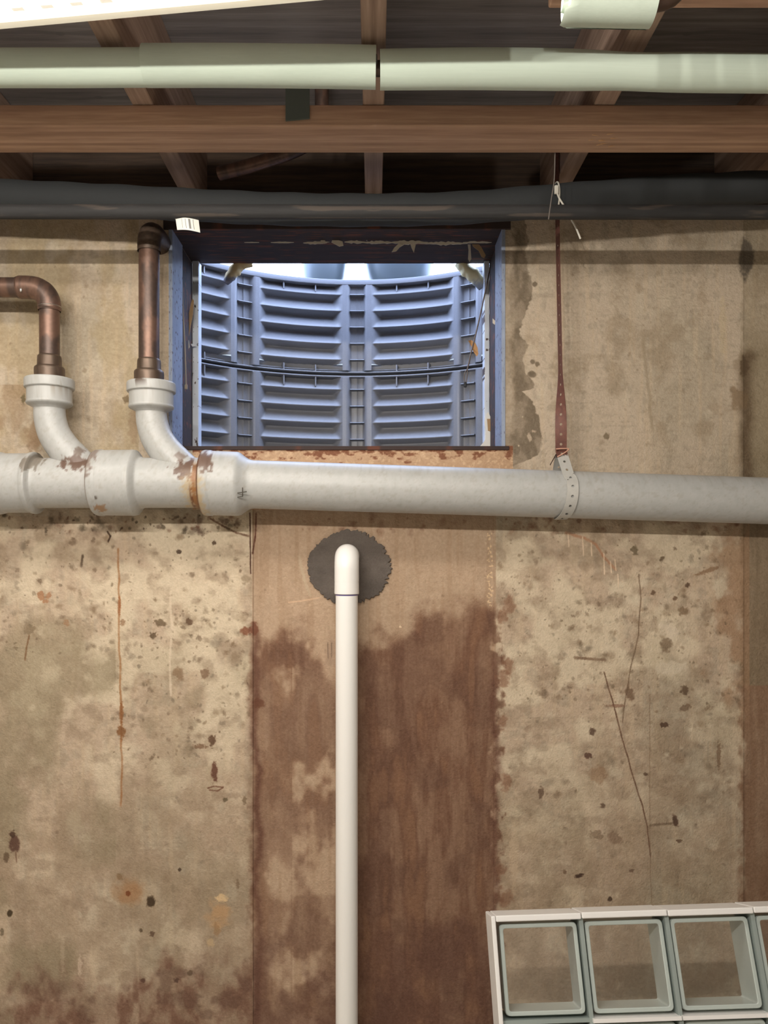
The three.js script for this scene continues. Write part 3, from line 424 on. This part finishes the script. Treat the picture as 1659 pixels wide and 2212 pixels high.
// run of a fitting along x: list of [survey x, survey radius]
function run(list, row0, row1, z0, z1, fine = 3, seg = 112) {
  const a = list[0][0], b = list[list.length - 1][0], rows = [];
  for (let k = 1; k < list.length; k++) { const [x0, r0] = list[k - 1], [x1, r1] = list[k], n = Math.max(1, Math.ceil(Math.abs(x1 - x0) / fine)); for (let i = k === 1 ? 0 : 1; i <= n; i++) rows.push([lerp(x0, x1, i / n), lerp(r0, r1, i / n)]); }
  const g = gridGeo(seg, rows.length - 1, (i, j) => { const [gx, r] = rows[j], t = clamp((gx - a) / Math.max(1, b - a)), z = lerp(z0, z1, t), c = at(gx, lerp(row0, row1, t), z), an = i / seg * Math.PI * 2 + Math.PI; return V(c.x, c.y + Math.sin(an) * r * PK, c.z + Math.cos(an) * r * PK); });
  return paint(g, ironColor);
}
const arc = (n, fn) => Array.from({ length: n + 1 }, (_, i) => fn(i / n));
function branch(gx, top, neck, parent) {
  // cup: rim, barrel, shoulder
  const c = at(gx, top, PZ), s = PK;
  const cup = turned(V(c.x, c.y - 68 * s, PZ), V(c.x, c.y, PZ), [[0, 32], [6, 33], [9, 40], [12, 46], [15, 48], [17, 47.5], [20, 46.5], [45, 46.5], [46, 46.8], [47, 50.5], [49, 51.5], [64, 51.5], [67, 50.5], [68, 49], [68.5, 46], [68, 34], [60, 33]].map(([a, r]) => [a * s, r * s]), 96);
  const p = []; { const src = cup; part('hub', paint(src, ironColor), M.painted, parent); }
  const pts = neck.map(([x, y]) => at(x, y, PZ));
  part('neck', paint(sweep(pts, (t) => lerp(32, 37, t) * s, 60, 72), ironColor), M.painted, parent);
}
{
  const A = thing('wye_fitting', 'grey painted drain fitting under the bent copper pipe', 'pipe fitting');
  part('run', run([[-90, 60], [-30, 60], [-28, 68], [-2, 68], [8, 66], [12, 64], [66, 64], [70, 66], [76, 67], [80, 66], [82, 60], [84, 55], [92, 54], [218, 54]], 1044, 1043, PZ, PZ), M.painted, A);
  branch(107, 819, [[107, 862], [107, 888], [109, 908], [118, 938], [136, 966], [160, 992], [185, 1018], [205, 1040]], A); settle(A);
  const B = thing('wye_fitting', 'grey painted drain fitting with rust-stained joint under the straight copper pipe', 'pipe fitting');
  part('run', run([[206, 56], [206, 64], [208, 69], [212, 71], [222, 72], [225, 70], [227, 70.5], [282, 71], [288, 71.5], [296, 70], [302, 62], [306, 56], [314, 54], [452, 54]], 1043, 1043, PZ, PZ), M.painted, B);
  branch(327, 827, [[327, 870], [327, 896], [329, 914], [338, 944], [356, 972], [380, 998], [405, 1022], [424, 1042]], B); settle(B);
  const C = thing('drain_pipe', 'long straight grey painted drain pipe below the window', 'pipe');
  part('pipe', run([[438, 56], [438, 66], [440, 69.5], [446, 71], [458, 71], [461, 69.5], [463, 69.5], [514, 69], [520, 67], [532, 58], [540, 53.5], [548, 52], [900, 51.6], [1300, 51], [1780, 50.4]], 1043, 1086, PZ, 0.07), M.painted, C);
  const cm = at(520, 1072, 0.156); const mk = std(0x4c4840, 0.9);
  for (const [x0, y0, x1, y1] of [[513, 1065, 533, 1062], [524, 1053, 524, 1073], [513, 1074, 524, 1072]]) { const rr = (y) => { const dy = (1046 - y) * PK; return PZ + Math.sqrt(Math.max(0, Math.pow(66.5 * PK, 2) - dy * dy)) - 0.002; }; part('scratch', sweep([at(x0, y0, rr(y0)), at((x0 + x1) / 2, (y0 + y1) / 2, rr((y0 + y1) / 2) + 0.0004), at(x1, y1, rr(y1))], 0.0011, 10, 6, true), mk, C, 'dark scratched mark'); }
  settle(C);
}
// copper drains
M.copper = std(0xffffff, 0.42, 0.5, { vertexColors: true });
const copperColor = (x, y, z) => { const n = fbm(x * 60, y * 24 + 4, 4), f = fbm(x * 300, y * 200 + z * 200, 3), t = sstep(0.42, 0.62, n); return [lerp(106, 76, t) + f * 22, lerp(81, 62, t) + f * 18, lerp(69, 56, t) + f * 15]; };
const brassColor = (x, y, z) => { const f = fbm(x * 260, y * 260 + z * 90, 4); return [74 + f * 40, 62 + f * 32, 52 + f * 28]; };
const cop = (g, fn = copperColor) => paint(g, fn);
function upright(gx, y0, y1, r, parent, name = 'pipe') { const a = at(gx, y1, PZ), b = at(gx, y0, PZ), L = a.distanceTo(b); part(name, cop(turned(a, b, arc(90, (t) => [t * L, r * PK]), 40)), M.copper, parent); }
function ferrule(gx, y0, y1, parent) {
  const a = at(gx, y1, PZ), b = at(gx, y0, PZ), L = a.distanceTo(b);
  part('ferrule', cop(turned(a, b, [[0, 31], [0.4, 31.5], [0.5, 31], [0.55, 28], [0.56, 25.5], [0.9, 24.8], [0.97, 24], [1, 22]].map(([s, r]) => [s * L, r * PK]), 40), brassColor), M.copper, parent, 'dark brass ferrule'); }
{
  const a = thing('copper_pipe', 'tarnished copper drain with an elbow turning out of sight to one side', 'pipe');
  upright(107, 660, 818, 21, a);
  part('elbow', cop(sweep([at(38, 621, PZ), at(60, 621, PZ), at(80, 624, PZ), at(96, 634, PZ), at(105, 650, PZ), at(107, 664, PZ), at(107, 672, PZ)], (t) => (t < 0.04 || t > 0.97 ? 22.8 : 24.3) * PK, 60, 36)), M.copper, a);
  part('pipe', cop(sweep([at(-420, 619, PZ), at(-200, 620, PZ), at(42, 621, PZ)], 21 * PK, 90, 36)), M.copper, a);
  part('solder_drip', new THREE.SphereGeometry(0.003, 10, 8).scale(1, 1.6, 0.8).translate(...at(45, 626, PZ + 0.021).toArray()), std(0xc9c6c0, 0.3, 0.8), a, 'silver solder drip');
  part('solder_ring', turned(at(107, 664, PZ), at(107, 660, PZ), [[0, 24.4], [0.002, 24.2], [0.0032, 21.5]].map(([s, r]) => [s, r * PK]), 40), std(0xb9b2a6, 0.35, 0.8), a);
  ferrule(107, 768, 822, a); settle(a);
  const b = thing('copper_pipe', 'straight tarnished copper drain rising beside the window jamb', 'pipe');
  { const q = at(322, 822, PZ), t = at(322, 540, PZ); part('pipe', cop(turned(q, V(q.x, q.y + 1, PZ), arc(120, (u) => [u * (t.y - q.y), 21.8 * PK]), 40)), M.copper, b);
    part('elbow', cop(sweep([V(q.x, t.y - 0.004, PZ), V(q.x, t.y + 0.014, PZ), V(q.x, t.y + 0.03, PZ - 0.006), V(q.x, t.y + 0.042, PZ - 0.022), V(q.x, t.y + 0.046, PZ - 0.045), V(q.x, t.y + 0.046, -0.01)], 24.4 * PK, 50, 36), brassColor), M.copper, b); }
  part('solder_ring', turned(at(322, 788, PZ), at(322, 785, PZ), [[0, 24.4], [0.002, 24.2], [0.0032, 21.5]].map(([s, r]) => [s, r * PK]), 40), std(0xb9b2a6, 0.35, 0.8), b);
  ferrule(322, 776, 830, b); settle(b);
  const c = thing('copper_pipe', 'short bent copper pipe between the joists above the black hose', 'pipe');
  part('pipe', cop(sweep([V(-0.33, 2.30, 0.05), V(-0.24, 2.31, 0.075), V(-0.15, 2.33, 0.1), V(-0.12, 2.345, 0.112), V(-0.108, 2.37, 0.118), V(-0.106, 2.42, 0.12), V(-0.106, 2.468, 0.12)], 0.0143, 80, 28, true)), M.copper, c); settle(c);
}
// perforated hanger strap
{
  const st = thing('hanger_strap', 'perforated metal strap holding up the drain pipe, rusty above and painted grey below', 'strap');
  const rp = 51.2 * PK + 0.0014, cx = 1215, axis = at(cx, 1069.5, 0.078), cy = axis.y, cz = axis.z;
  const crown = at(1212, 974, 0.085);
  // centre line: down from the joist, round the front of the pipe and up behind it
  const pts = [];
  for (let i = 0; i <= 40; i++) { const t = i / 40, y = lerp(ROOM.joist + 0.05, crown.y, t); pts.push([V(lerp(wx(1203, PZ), crown.x, sstep(0, 1, t)), y, PZ), sstep(wy(790, PZ), wy(975, PZ), y)]); }
  const tang = 0.95;                                           // angle from straight up at which the strap meets the pipe, towards the room
  for (let i = 1; i < 8; i++) { const t = i / 8, q = V(0, cy + rp * Math.cos(tang), cz + rp * Math.sin(tang)); pts.push([V(lerp(crown.x, wx(1222, PZ), t), lerp(crown.y, q.y, t), lerp(crown.z, q.z, t)), 1]); }
  for (let i = 0; i <= 60; i++) { const a = lerp(tang, Math.PI * 2 - 0.9, i / 60); pts.push([V(wx(a < Math.PI ? 1222 + 5 * Math.sin(a * 1.2) - 10 * Math.pow(a / Math.PI, 3) : 1214, PZ), cy + rp * Math.cos(a), cz + rp * Math.sin(a)), 1]); }
  for (let i = 1; i <= 8; i++) { const t = i / 8, a = Math.PI * 2 - 0.9; pts.push([V(wx(1213, PZ), lerp(cy + rp * Math.cos(a), crown.y - 0.004, t), lerp(cz + rp * Math.sin(a), crown.z - 0.002, t)), 1]); }
  const cum = [0]; for (let i = 1; i < pts.length; i++) cum.push(cum[i - 1] + pts[i][0].distanceTo(pts[i - 1][0]));
  const total = cum[cum.length - 1], HW = 0.0118, pitch = 0.0208;
  const frame = (s) => { s = clamp(s, 0, total - 1e-6); let k = 1; while (cum[k] < s) k++; const t = (s - cum[k - 1]) / (cum[k] - cum[k - 1]); const p = pts[k - 1][0].clone().lerp(pts[k][0], t), tw = lerp(pts[k - 1][1], pts[k][1], t), d = pts[k][0].clone().sub(pts[k - 1][0]).normalize(); const ang = (1 - tw) * Math.PI * 0.47, w = V(Math.cos(ang), 0, Math.sin(ang)); w.addScaledVector(d, -w.dot(d)).normalize(); return { p, w, n: d.clone().cross(w) }; };
  const geos = [], start = wy(468, PZ);
  const n = Math.floor(total / pitch);
  for (let k = 0; k < n; k++) {
    const s0 = k * pitch, sc = s0 + pitch / 2, rh = 0.0028, N = 24;
    const outer = [], inner = []; for (let i = 0; i < N; i++) { const a = i / N * Math.PI * 2 + Math.PI / 4, c = Math.cos(a), q = Math.sin(a), m = 1 / Math.max(Math.abs(c), Math.abs(q)); outer.push([q * m * pitch / 2, c * m * HW]); inner.push([q * rh, c * rh]); }
    const put = (off) => gridGeo(N, 3, (i, j) => { const o = outer[i % N], q = inner[i % N], t = j / 3, f = frame(sc + lerp(q[0], o[0], t)); return f.p.addScaledVector(f.w, lerp(q[1], o[1], t)).addScaledVector(f.n, off); });
    geos.push(put(0.0005), put(-0.0005));
  }
  const rim = (sgn) => gridGeo(n * 4, 1, (i, j) => { const f = frame(i / (n * 4) * n * pitch); return f.p.addScaledVector(f.w, sgn * HW).addScaledVector(f.n, j ? 0.0005 : -0.0005); });
  geos.push(rim(1), rim(-1));
  const yCut = wy(984, 0.1);
  part('band', paint(mergeGeometries(geos), (x, y, z) => { const f = fbm(x * 300, y * 180 + z * 200, 4); if (y > yCut + (f - 0.5) * 0.012) return [84 + f * 40, 52 + f * 26, 44 + f * 20]; return [178 + f * 12, 176 + f * 12, 170 + f * 12]; }), std(0xffffff, 0.6, 0.15, { vertexColors: true }), st);
  const tail = []; for (let i = 0; i <= 8; i++) { const t = i / 8; tail.push(at(lerp(1206, 1188, t), lerp(972, 1004, t), lerp(0.086, 0.082, t))); }
  part('loose_end', gridGeo(8, 1, (i, j) => tail[i].clone().add(V(j ? 0.004 : -0.001, 0, j ? -0.014 : 0.003))), std(0x6b4a3e, 0.7, 0.2), st, 'rusty bent loose end of the strap');
  part('fold', sweep([at(1201, 970, 0.09), at(1215, 969, 0.092), at(1229, 970, 0.093), at(1218, 979, 0.095), at(1204, 987, 0.094)], 0.0014, 30, 8, true), std(0xc99a84, 0.5, 0.3), st, 'bright folded edge of the strap'); settle(st);
}

// ---------------------------------------------------------------- black pipe, black hose, cable tie
M.black = std(0xffffff, 0.8, 0.05, { map: dataTexture(1024, 64, (x, y) => { const t = fbm(x / 50, y / 5, 4), r = sstep(0.58, 0.7, fbm(x / 90 + 3, y / 14, 4)); return [lerp(38 + 14 * t, 74, r), lerp(37 + 14 * t, 66, r), lerp(37 + 14 * t, 60, r)]; }) });
{
  const bz = 0.228, g = thing('black_iron_pipe', 'straight black iron pipe running level in front of the wall top', 'pipe'), a = at(-560, 457, bz), b = at(2040, 459, bz);
  const pg = sweep([a, a.clone().lerp(b, 0.5), b], 15.2 * (DIST - bz) / FOCAL, 60, 32, true); part('pipe', metricUV(pg, (x, y, z) => [x / 1.2, Math.atan2(y - 2.13, z - bz) / 3]), M.black, g); settle(g);
  const hz = 0.142, h = thing('black_hose', 'sagging black foam-covered hose lying behind the black iron pipe', 'hose');
  const hp = [[-620, 412], [-300, 414], [0, 423], [240, 434], [430, 444], [620, 452], [807, 454], [1000, 449], [1200, 433], [1420, 416], [1659, 404], [2100, 392]].map(([x, y]) => at(x, y, hz));
  part('hose', sweep(hp, (t) => 0.031 + 0.0008 * Math.sin(t * 140), 160, 36, true), std(0x2d2f30, 0.85), h);
  settle(h);
  // barcode tag on the hose
  const tagMap = dataTexture(128, 64, (x, y) => { const bar = hash(Math.floor(x / 2.6), 7) > 0.55 && x > 34 && x < 100 && y > 8 && y < 60; return bar ? [120, 118, 112] : [228, 226, 216]; });
  const tg = thing('barcode_tag', 'small white barcode sticker hanging from the black iron pipe above the window corner', 'sticker');
  part('sticker', gridGeo(12, 6, (i, j) => { const u = i / 12, v = j / 6, p = at(lerp(379, 428, u) + 2 * (1 - v), lerp(494 + 4 * u, 471 + 2.5 * u, v), bz); return V(p.x, p.y, bz + 0.006 * Math.sin(u * Math.PI) - 0.006 * (1 - v) - 0.004 * u); }), std(0xffffff, 0.5, 0, { map: tagMap }), tg); settle(tg);
  const tie = thing('cable_tie', 'white cable tie with a dangling tail around the hose near the strap', 'cable tie'), tm = std(0xd8d3c6, 0.5);
  part('head', new RoundedBoxGeometry(0.0085, 0.017, 0.006, 2, 0.002).translate(...at(1202, 410, 0.179).toArray()), tm, tie);
  part('tail', sweep([at(1203, 416, 0.179), at(1208, 428, 0.18), at(1219, 446, 0.181), at(1232, 470, 0.182), at(1244, 492, 0.182), at(1254, 516, 0.182)], 0.0019, 30, 8, true), tm, tie);
  part('loop', new THREE.TorusGeometry(0.0335, 0.0017, 8, 40).rotateY(Math.PI / 2).translate(at(1200, 433, hz).x, at(1200, 433, hz).y, hz), tm, tie); settle(tie);
  const wr = thing('hanging_wire', 'thin grey wire hanging past the cable tie', 'wire'); part('wire', sweep([at(1199, 330, 0.27), at(1197, 390, 0.27), at(1191, 430, 0.27), at(1185, 474, 0.27)], 0.0011, 24, 8, true), std(0x77706a, 0.6, 0.3), wr); settle(wr);
}

// ---------------------------------------------------------------- foam-covered pipe under the joists
M.mint = std(0xffffff, 0.78, 0, { map: dataTexture(512, 64, (x, y) => { const t = fbm(x / 70, y / 20, 4) * 12 + vnoise(x / 2, y / 2) * 5; return [190 + t, 203 + t, 188 + t]; }) });
{
  const mz = 0.5, k = (DIST - mz) / FOCAL, o = thing('insulated_pipe', 'horizontal pipe wrapped in pale green foam sleeves below the joists', 'pipe');
  const sl = (pts, r, n = 60) => sweep(pts.map(([x, y]) => at(x, y, mz)), (t, a) => (typeof r === 'function' ? r(t) : r) * k, n, 40, true);
  part('foam_sleeve', sl([[-700, 143], [-300, 146], [0, 147], [150, 147], [330, 146]], 37.5), M.mint, o);
  part('foam_sleeve', (() => { const g = sl([[313, 142], [500, 142], [700, 144], [812, 146]], 41.5); return g; })(), M.mint, o);
  part('foam_sleeve', sl([[821, 151], [900, 150], [1000, 149], [1150, 150], [1300, 153], [1400, 156], [1500, 157], [1659, 159], [2000, 160], [2600, 160]], (t) => 38.5 + 1.2 * Math.sin(t * 9) - 3 * Math.exp(-Math.pow((t - 0.3) / 0.05, 2)), 120), M.mint, o);
  part('copper_core', sweep([at(-700, 145, mz), at(800, 148, mz), at(2600, 160, mz)], 16 * k, 40, 20, true), M.joistPipe = std(0x5d4a40, 0.5, 0.5), o);
  part('end_notch', new RoundedBoxGeometry(0.02, 0.012, 0.01, 2, 0.002).translate(...at(801, 128, mz + 0.024).toArray()), std(0x4a4742, 0.8), o, 'dark clip in the gap between sleeves'); settle(o);
  // a second, nearer piece with an open slit end
  const q = thing('foam_sleeve_piece', 'short pale green foam sleeve with a split end beside the ceiling batten', 'foam sleeve'), nz = 0.785, nk = (DIST - nz) / FOCAL;
  const c0 = at(1224, -6, nz), c1 = at(1408, -2, nz), R1 = 56 * nk;
  const ring = (r, a0, a1) => gridGeo(40, 20, (i, j) => { const t = j / 20, a = lerp(a0, a1, i / 40), c = c0.clone().lerp(c1, t); const e = t < 0.05 ? 0.93 : 1; return V(c.x + (i / 40 < 0.16 && t < 0.08 ? -0.006 : 0), c.y + Math.sin(a) * r * e, c.z + Math.cos(a) * r * e); });
  const A0 = -1.9, A1 = A0 + Math.PI * 2 - 0.35;
  part('foam', mergeGeometries([ring(R1, A0, A1), ring(R1 * 0.55, A0, A1), gridGeo(40, 1, (i, j) => { const a = lerp(A0, A1, i / 40), r = j ? R1 * 0.93 : R1 * 0.52; return V(c0.x, c0.y + Math.sin(a) * r, c0.z + Math.cos(a) * r); }), gridGeo(40, 1, (i, j) => { const a = lerp(A0, A1, i / 40), r = j ? R1 : R1 * 0.55; return V(c1.x, c1.y + Math.sin(a) * r, c1.z + Math.cos(a) * r); })]), M.mint, q);
  part('pipe', sweep([c0.clone().lerp(c1, 0.1), c0.clone().lerp(c1, 0.8), c1.clone().add(V(0.02, 0.004, 0)), c1.clone().add(V(0.036, 0.03, 0)), c1.clone().add(V(0.038, 0.12, 0)), c1.clone().add(V(0.038, 0.31, 0))], R1 * 0.45, 60, 24, true), M.joistPipe, q, 'dull copper pipe inside the sleeve'); settle(q);
}

// ---------------------------------------------------------------- mortar patch and white drain pipe
{
  const mp = thing('mortar_patch', 'dark grey mortar patch around the white pipe elbow', 'mortar patch');
  const pts = []; for (let i = 0; i < 200; i++) { const a = i / 200 * Math.PI * 2, c = Math.cos(a), s = Math.sin(a), j = 1 + (fbm(c * 2 + 5, s * 2 + 5, 3) - 0.5) * 0.14 + (vnoise(i / 1.3, 3) - 0.5) * (c > 0.2 ? 0.13 : 0.07); pts.push([wx(751 + 88 * c * j + (c > 0 && s < 0 ? 4 : 0)), wy(1225 - 76 * s * j)]); }
  const g = slab(pts, 0.004, 0.0015); g.translate(0, 0, -0.003);
  part('patch', metricUV(g, (x, y) => [x / 0.3, y / 0.3]), std(0xffffff, 0.95, 0, { map: dataTexture(256, 256, (x, y) => { const t = fbm(x / 40, y / 30, 5), v = vnoise(x / 2, y / 2) * 8; return [82 + 34 * t + v, 74 + 32 * t + v, 68 + 30 * t + v]; }), bumpMap: wallBump, bumpScale: 0.003 }), mp); settle(mp);
  const wz = 0.056, k = (DIST - wz) / FOCAL, w = thing('white_drain_pipe', 'white plastic pipe standing on the wall with a rounded elbow on top', 'pipe'), white = std(0xf2f0ec, 0.35);
  const top = at(749, 1283, wz), x = top.x;
  part('pipe', turned(V(x, 0.01, wz), V(x, 3, wz), [[0, 24 * k], [0.6, 24 * k], [top.y - 0.01 + 0.02, 24 * k]], 48), white, w);
  const cy = at(0, 1229, wz).y, r = 26.6 * k;
  const elbow = [turned(V(x, top.y, wz), V(x, 3, wz), [[0, 23.5 * k], [0, 26.2 * k], [0.001, 26.7 * k], [(1283 - 1258) * k, 26.5 * k], [(1283 - 1257) * k, 26.1 * k], [(1283 - 1256) * k, r], [cy - top.y, r]], 48)];
  // quarter turn into the wall
  const bend = 27.5 * k; elbow.push(gridGeo(48, 24, (i, j) => { const b = j / 24 * Math.PI / 2, a = i / 48 * Math.PI * 2, off = bend + Math.cos(a) * r; return V(x + Math.sin(a) * r, cy + Math.sin(b) * off, wz - bend + Math.cos(b) * off); }));
  elbow.push(turned(V(x, cy + bend, wz - bend), V(x, cy + bend, -1), [[0, r], [0.045, r]], 40));
  part('elbow', mergeGeometries(elbow), white, w);
  part('primer_ring', turned(V(x, top.y - 0.003, wz), V(x, 3, wz), [[0, 24.1 * k], [0.0005, 24.5 * k], [0.0036, 24.6 * k]], 40), std(0x6a5f92, 0.5), w, 'thin purple primer line'); settle(w);
}

// ---------------------------------------------------------------- glass block panel leaning at lower right
{
  const panel = thing('glass_block_panel', 'leaning panel of clear glass blocks with white edging in front of the wall', 'glass block panel');
  const N = 5, ROWS = 6, S = 0.1462, H = 0.1535, T = 0.078;
  const edge = std(0xe9e7e4, 0.4), wallG = new THREE.MeshPhysicalMaterial({ color: 0xd6dfda, roughness: 0.25, transmission: 0.35, thickness: 0, side: THREE.DoubleSide }), joint = std(0x8f9995, 0.6);
  const pane = new THREE.MeshPhysicalMaterial({ color: 0xffffff, transmission: 1, roughness: 0.09, ior: 1.5, thickness: 0, side: THREE.DoubleSide, normalMap: dataTexture(256, 256, (x, y) => { const h = (a, b) => fbm(a / 42, b / 42, 3) * 20; return [128 + 120 * (h(x, y) - h(x + 2, y)) * 0.35, 128 + 120 * (h(x, y) - h(x, y + 2)) * 0.35, 255]; }, false) });
  pane.normalScale = new THREE.Vector2(0.25, 0.25);
  const fr = (w, h, b, z0, z1, r = 0.008) => { const rrect = (s, w, h, r) => { s.moveTo(-w / 2 + r, -h / 2); s.lineTo(w / 2 - r, -h / 2); s.quadraticCurveTo(w / 2, -h / 2, w / 2, -h / 2 + r); s.lineTo(w / 2, h / 2 - r); s.quadraticCurveTo(w / 2, h / 2, w / 2 - r, h / 2); s.lineTo(-w / 2 + r, h / 2); s.quadraticCurveTo(-w / 2, h / 2, -w / 2, h / 2 - r); s.lineTo(-w / 2, -h / 2 + r); s.quadraticCurveTo(-w / 2, -h / 2, -w / 2 + r, -h / 2); return s; }; const s = rrect(new THREE.Shape(), w, h, r); s.holes.push(rrect(new THREE.Path(), w - 2 * b, h - 2 * b, r * 0.7)); const g = new THREE.ExtrudeGeometry(s, { depth: z1 - z0, bevelEnabled: true, bevelSize: 0.001, bevelThickness: 0.001, bevelSegments: 1, curveSegments: 4 }); return g.translate(0, 0, z0); };
  const shell = fr(S - 0.016, H - 0.018, 0.0035, -T + 0.002, -0.014, 0.006), face = fr(S - 0.016, H - 0.018, 0.0045, -0.014, -0.0115, 0.008), glassG = new THREE.BoxGeometry(S - 0.018, H - 0.02, 0.0002);
  for (let r = 0; r < ROWS; r++) for (let c = 0; c < N; c++) {
    const x = (c + 0.5) * S, y = -(r + 0.5) * H, b = part('glass_block', shell, wallG, panel); b.position.set(x, y, 0);
    part('face_edge', face, wallG, b); const p1 = part('pane', glassG, pane, b); p1.position.z = -0.013; const p2 = part('pane', glassG, pane, b); p2.position.z = -T + 0.006;
  }
  for (let c = 0; c < N; c++) { part('edging', new RoundedBoxGeometry(S - 0.0015, 0.010, T, 2, 0.002).translate((c + 0.5) * S, 0.0045 - 0.002 + (c % 2) * 0.0008, -T / 2 + 0.004), edge, panel, 'white top edging strip'); }
  part('edging', new RoundedBoxGeometry(0.0075, H * ROWS + 0.008, T, 2, 0.002).translate(-0.0035, -H * ROWS / 2 + 0.003, -T / 2 + 0.004), edge, panel, 'white side edging strip'); part('edging', new RoundedBoxGeometry(0.0075, H * ROWS + 0.008, T, 2, 0.002).translate(N * S + 0.0035, -H * ROWS / 2 + 0.003, -T / 2 + 0.004), edge, panel, 'white side edging strip');
  for (let r = 1; r < ROWS; r++) for (let c = 0; c < N; c++) part('row_spacer', new THREE.BoxGeometry(S - 0.002, 0.006, T - 0.004).translate((c + 0.5) * S, -r * H, -T / 2 + (c ? 0.004 : -0.004)), r === 1 && c === 0 ? joint : edge, panel);
  for (let c = 1; c < N; c++) part('column_spacer', new THREE.BoxGeometry(0.007, H * ROWS, T - 0.01).translate(c * S, -H * ROWS / 2, -T / 2), joint, panel, 'grey-green joint');
  const p = at(1070, 1988, 0.387); panel.position.copy(p); panel.rotation.order = 'ZXY'; panel.rotation.set(-19.5 * Math.PI / 180, 0, 1.9 * Math.PI / 180);
}

// ---------------------------------------------------------------- lamps: a shop light over the wall, another behind the camera
function shopLight(cx, y, cz, turn, power, label, size = 1.2) {
  const o = thing('shop_light', label, 'ceiling light'); o.position.set(cx, y, cz); o.rotation.y = turn;
  const whiteM = std(0xf1efe6, 0.45), glow = std(0xfff9ec, 0.5, 0, { emissive: 0xfff6e4, emissiveIntensity: 1.3 });
  part('housing', boxAt(-size / 2, size / 2, 0.012, 0.05, -0.07, 0.07, 0.006), whiteM, o);
  part('reflector', (() => { const pr = [[-0.078, -0.004], [-0.072, 0.006], [-0.05, 0.014], [0.05, 0.014], [0.072, 0.006], [0.078, -0.004]]; return gridGeo(1, 5, (i, j) => V(i ? size / 2 : -size / 2, pr[j][1], pr[j][0])); })(), whiteM, o);
  part('diffuser', boxAt(-size / 2 + 0.01, size / 2 - 0.01, -0.006, 0.012, -0.066, 0.066, 0.004), glow, o, 'glowing diffuser');
  for (let i = 0; i < 28; i++) part('led_chip', new THREE.BoxGeometry(0.016, 0.001, 0.006).translate(-size / 2 + 0.04 + i * 0.0415, -0.0066, -0.04), std(0xe4dfcc, 0.6, 0, { emissive: 0xfff6e4, emissiveIntensity: 0.62 }), o);
  const l = new THREE.RectAreaLight(0xfff9f0, power, size - 0.02, 0.13); l.position.set(0, -0.009, 0); l.rotation.x = -Math.PI / 2; l.name = 'lamp_light'; o.add(l);
  return o;
}
shopLight(-0.42, 2.2285, 0.712, -0.125, LAMP_POWER, 'flat glowing shop light fixed to the joists beside the foam-covered pipe');
{
  const o = thing('tube_light', 'bare tube light hanging from the joists behind the camera', 'ceiling light'), L = 1.2; o.position.set(-0.45, 2.17, 1.8);
  part('housing', boxAt(-L / 2, L / 2, 0.03, 0.07, -0.035, 0.035, 0.005), std(0xf1efe6, 0.45), o);
  part('tube', sweep([V(-L / 2 + 0.02, 0, 0), V(0, 0, 0), V(L / 2 - 0.02, 0, 0)], 0.013, 8, 20, true), std(0xffffff, 0.4, 0, { emissive: 0xfff8ee, emissiveIntensity: 2 }), o, 'glowing tube');
  for (const q of [-1, 1]) { part('end_cap', boxAt(q * (L / 2 - 0.012) - 0.01, q * (L / 2 - 0.012) + 0.01, -0.016, 0.031, -0.016, 0.016, 0.003), std(0xe8e6de, 0.5), o); part('hanging_chain', sweep([V(q * 0.45, 0.07, 0), V(q * 0.45, 0.11, 0)], 0.003, 4, 8), std(0x8a8a86, 0.4, 0.7), o); }
  for (let i = 0; i < 6; i++) { const l = new THREE.PointLight(0xfff9f0, TUBE_POWER, 0, 2); l.position.set(-L / 2 + (i + 0.5) * L / 6, -0.03, -0.004); l.castShadow = true; l.shadow.radius = 0.7; l.name = 'tube_light_source'; o.add(l); }
}

renderer.render(scene, camera);
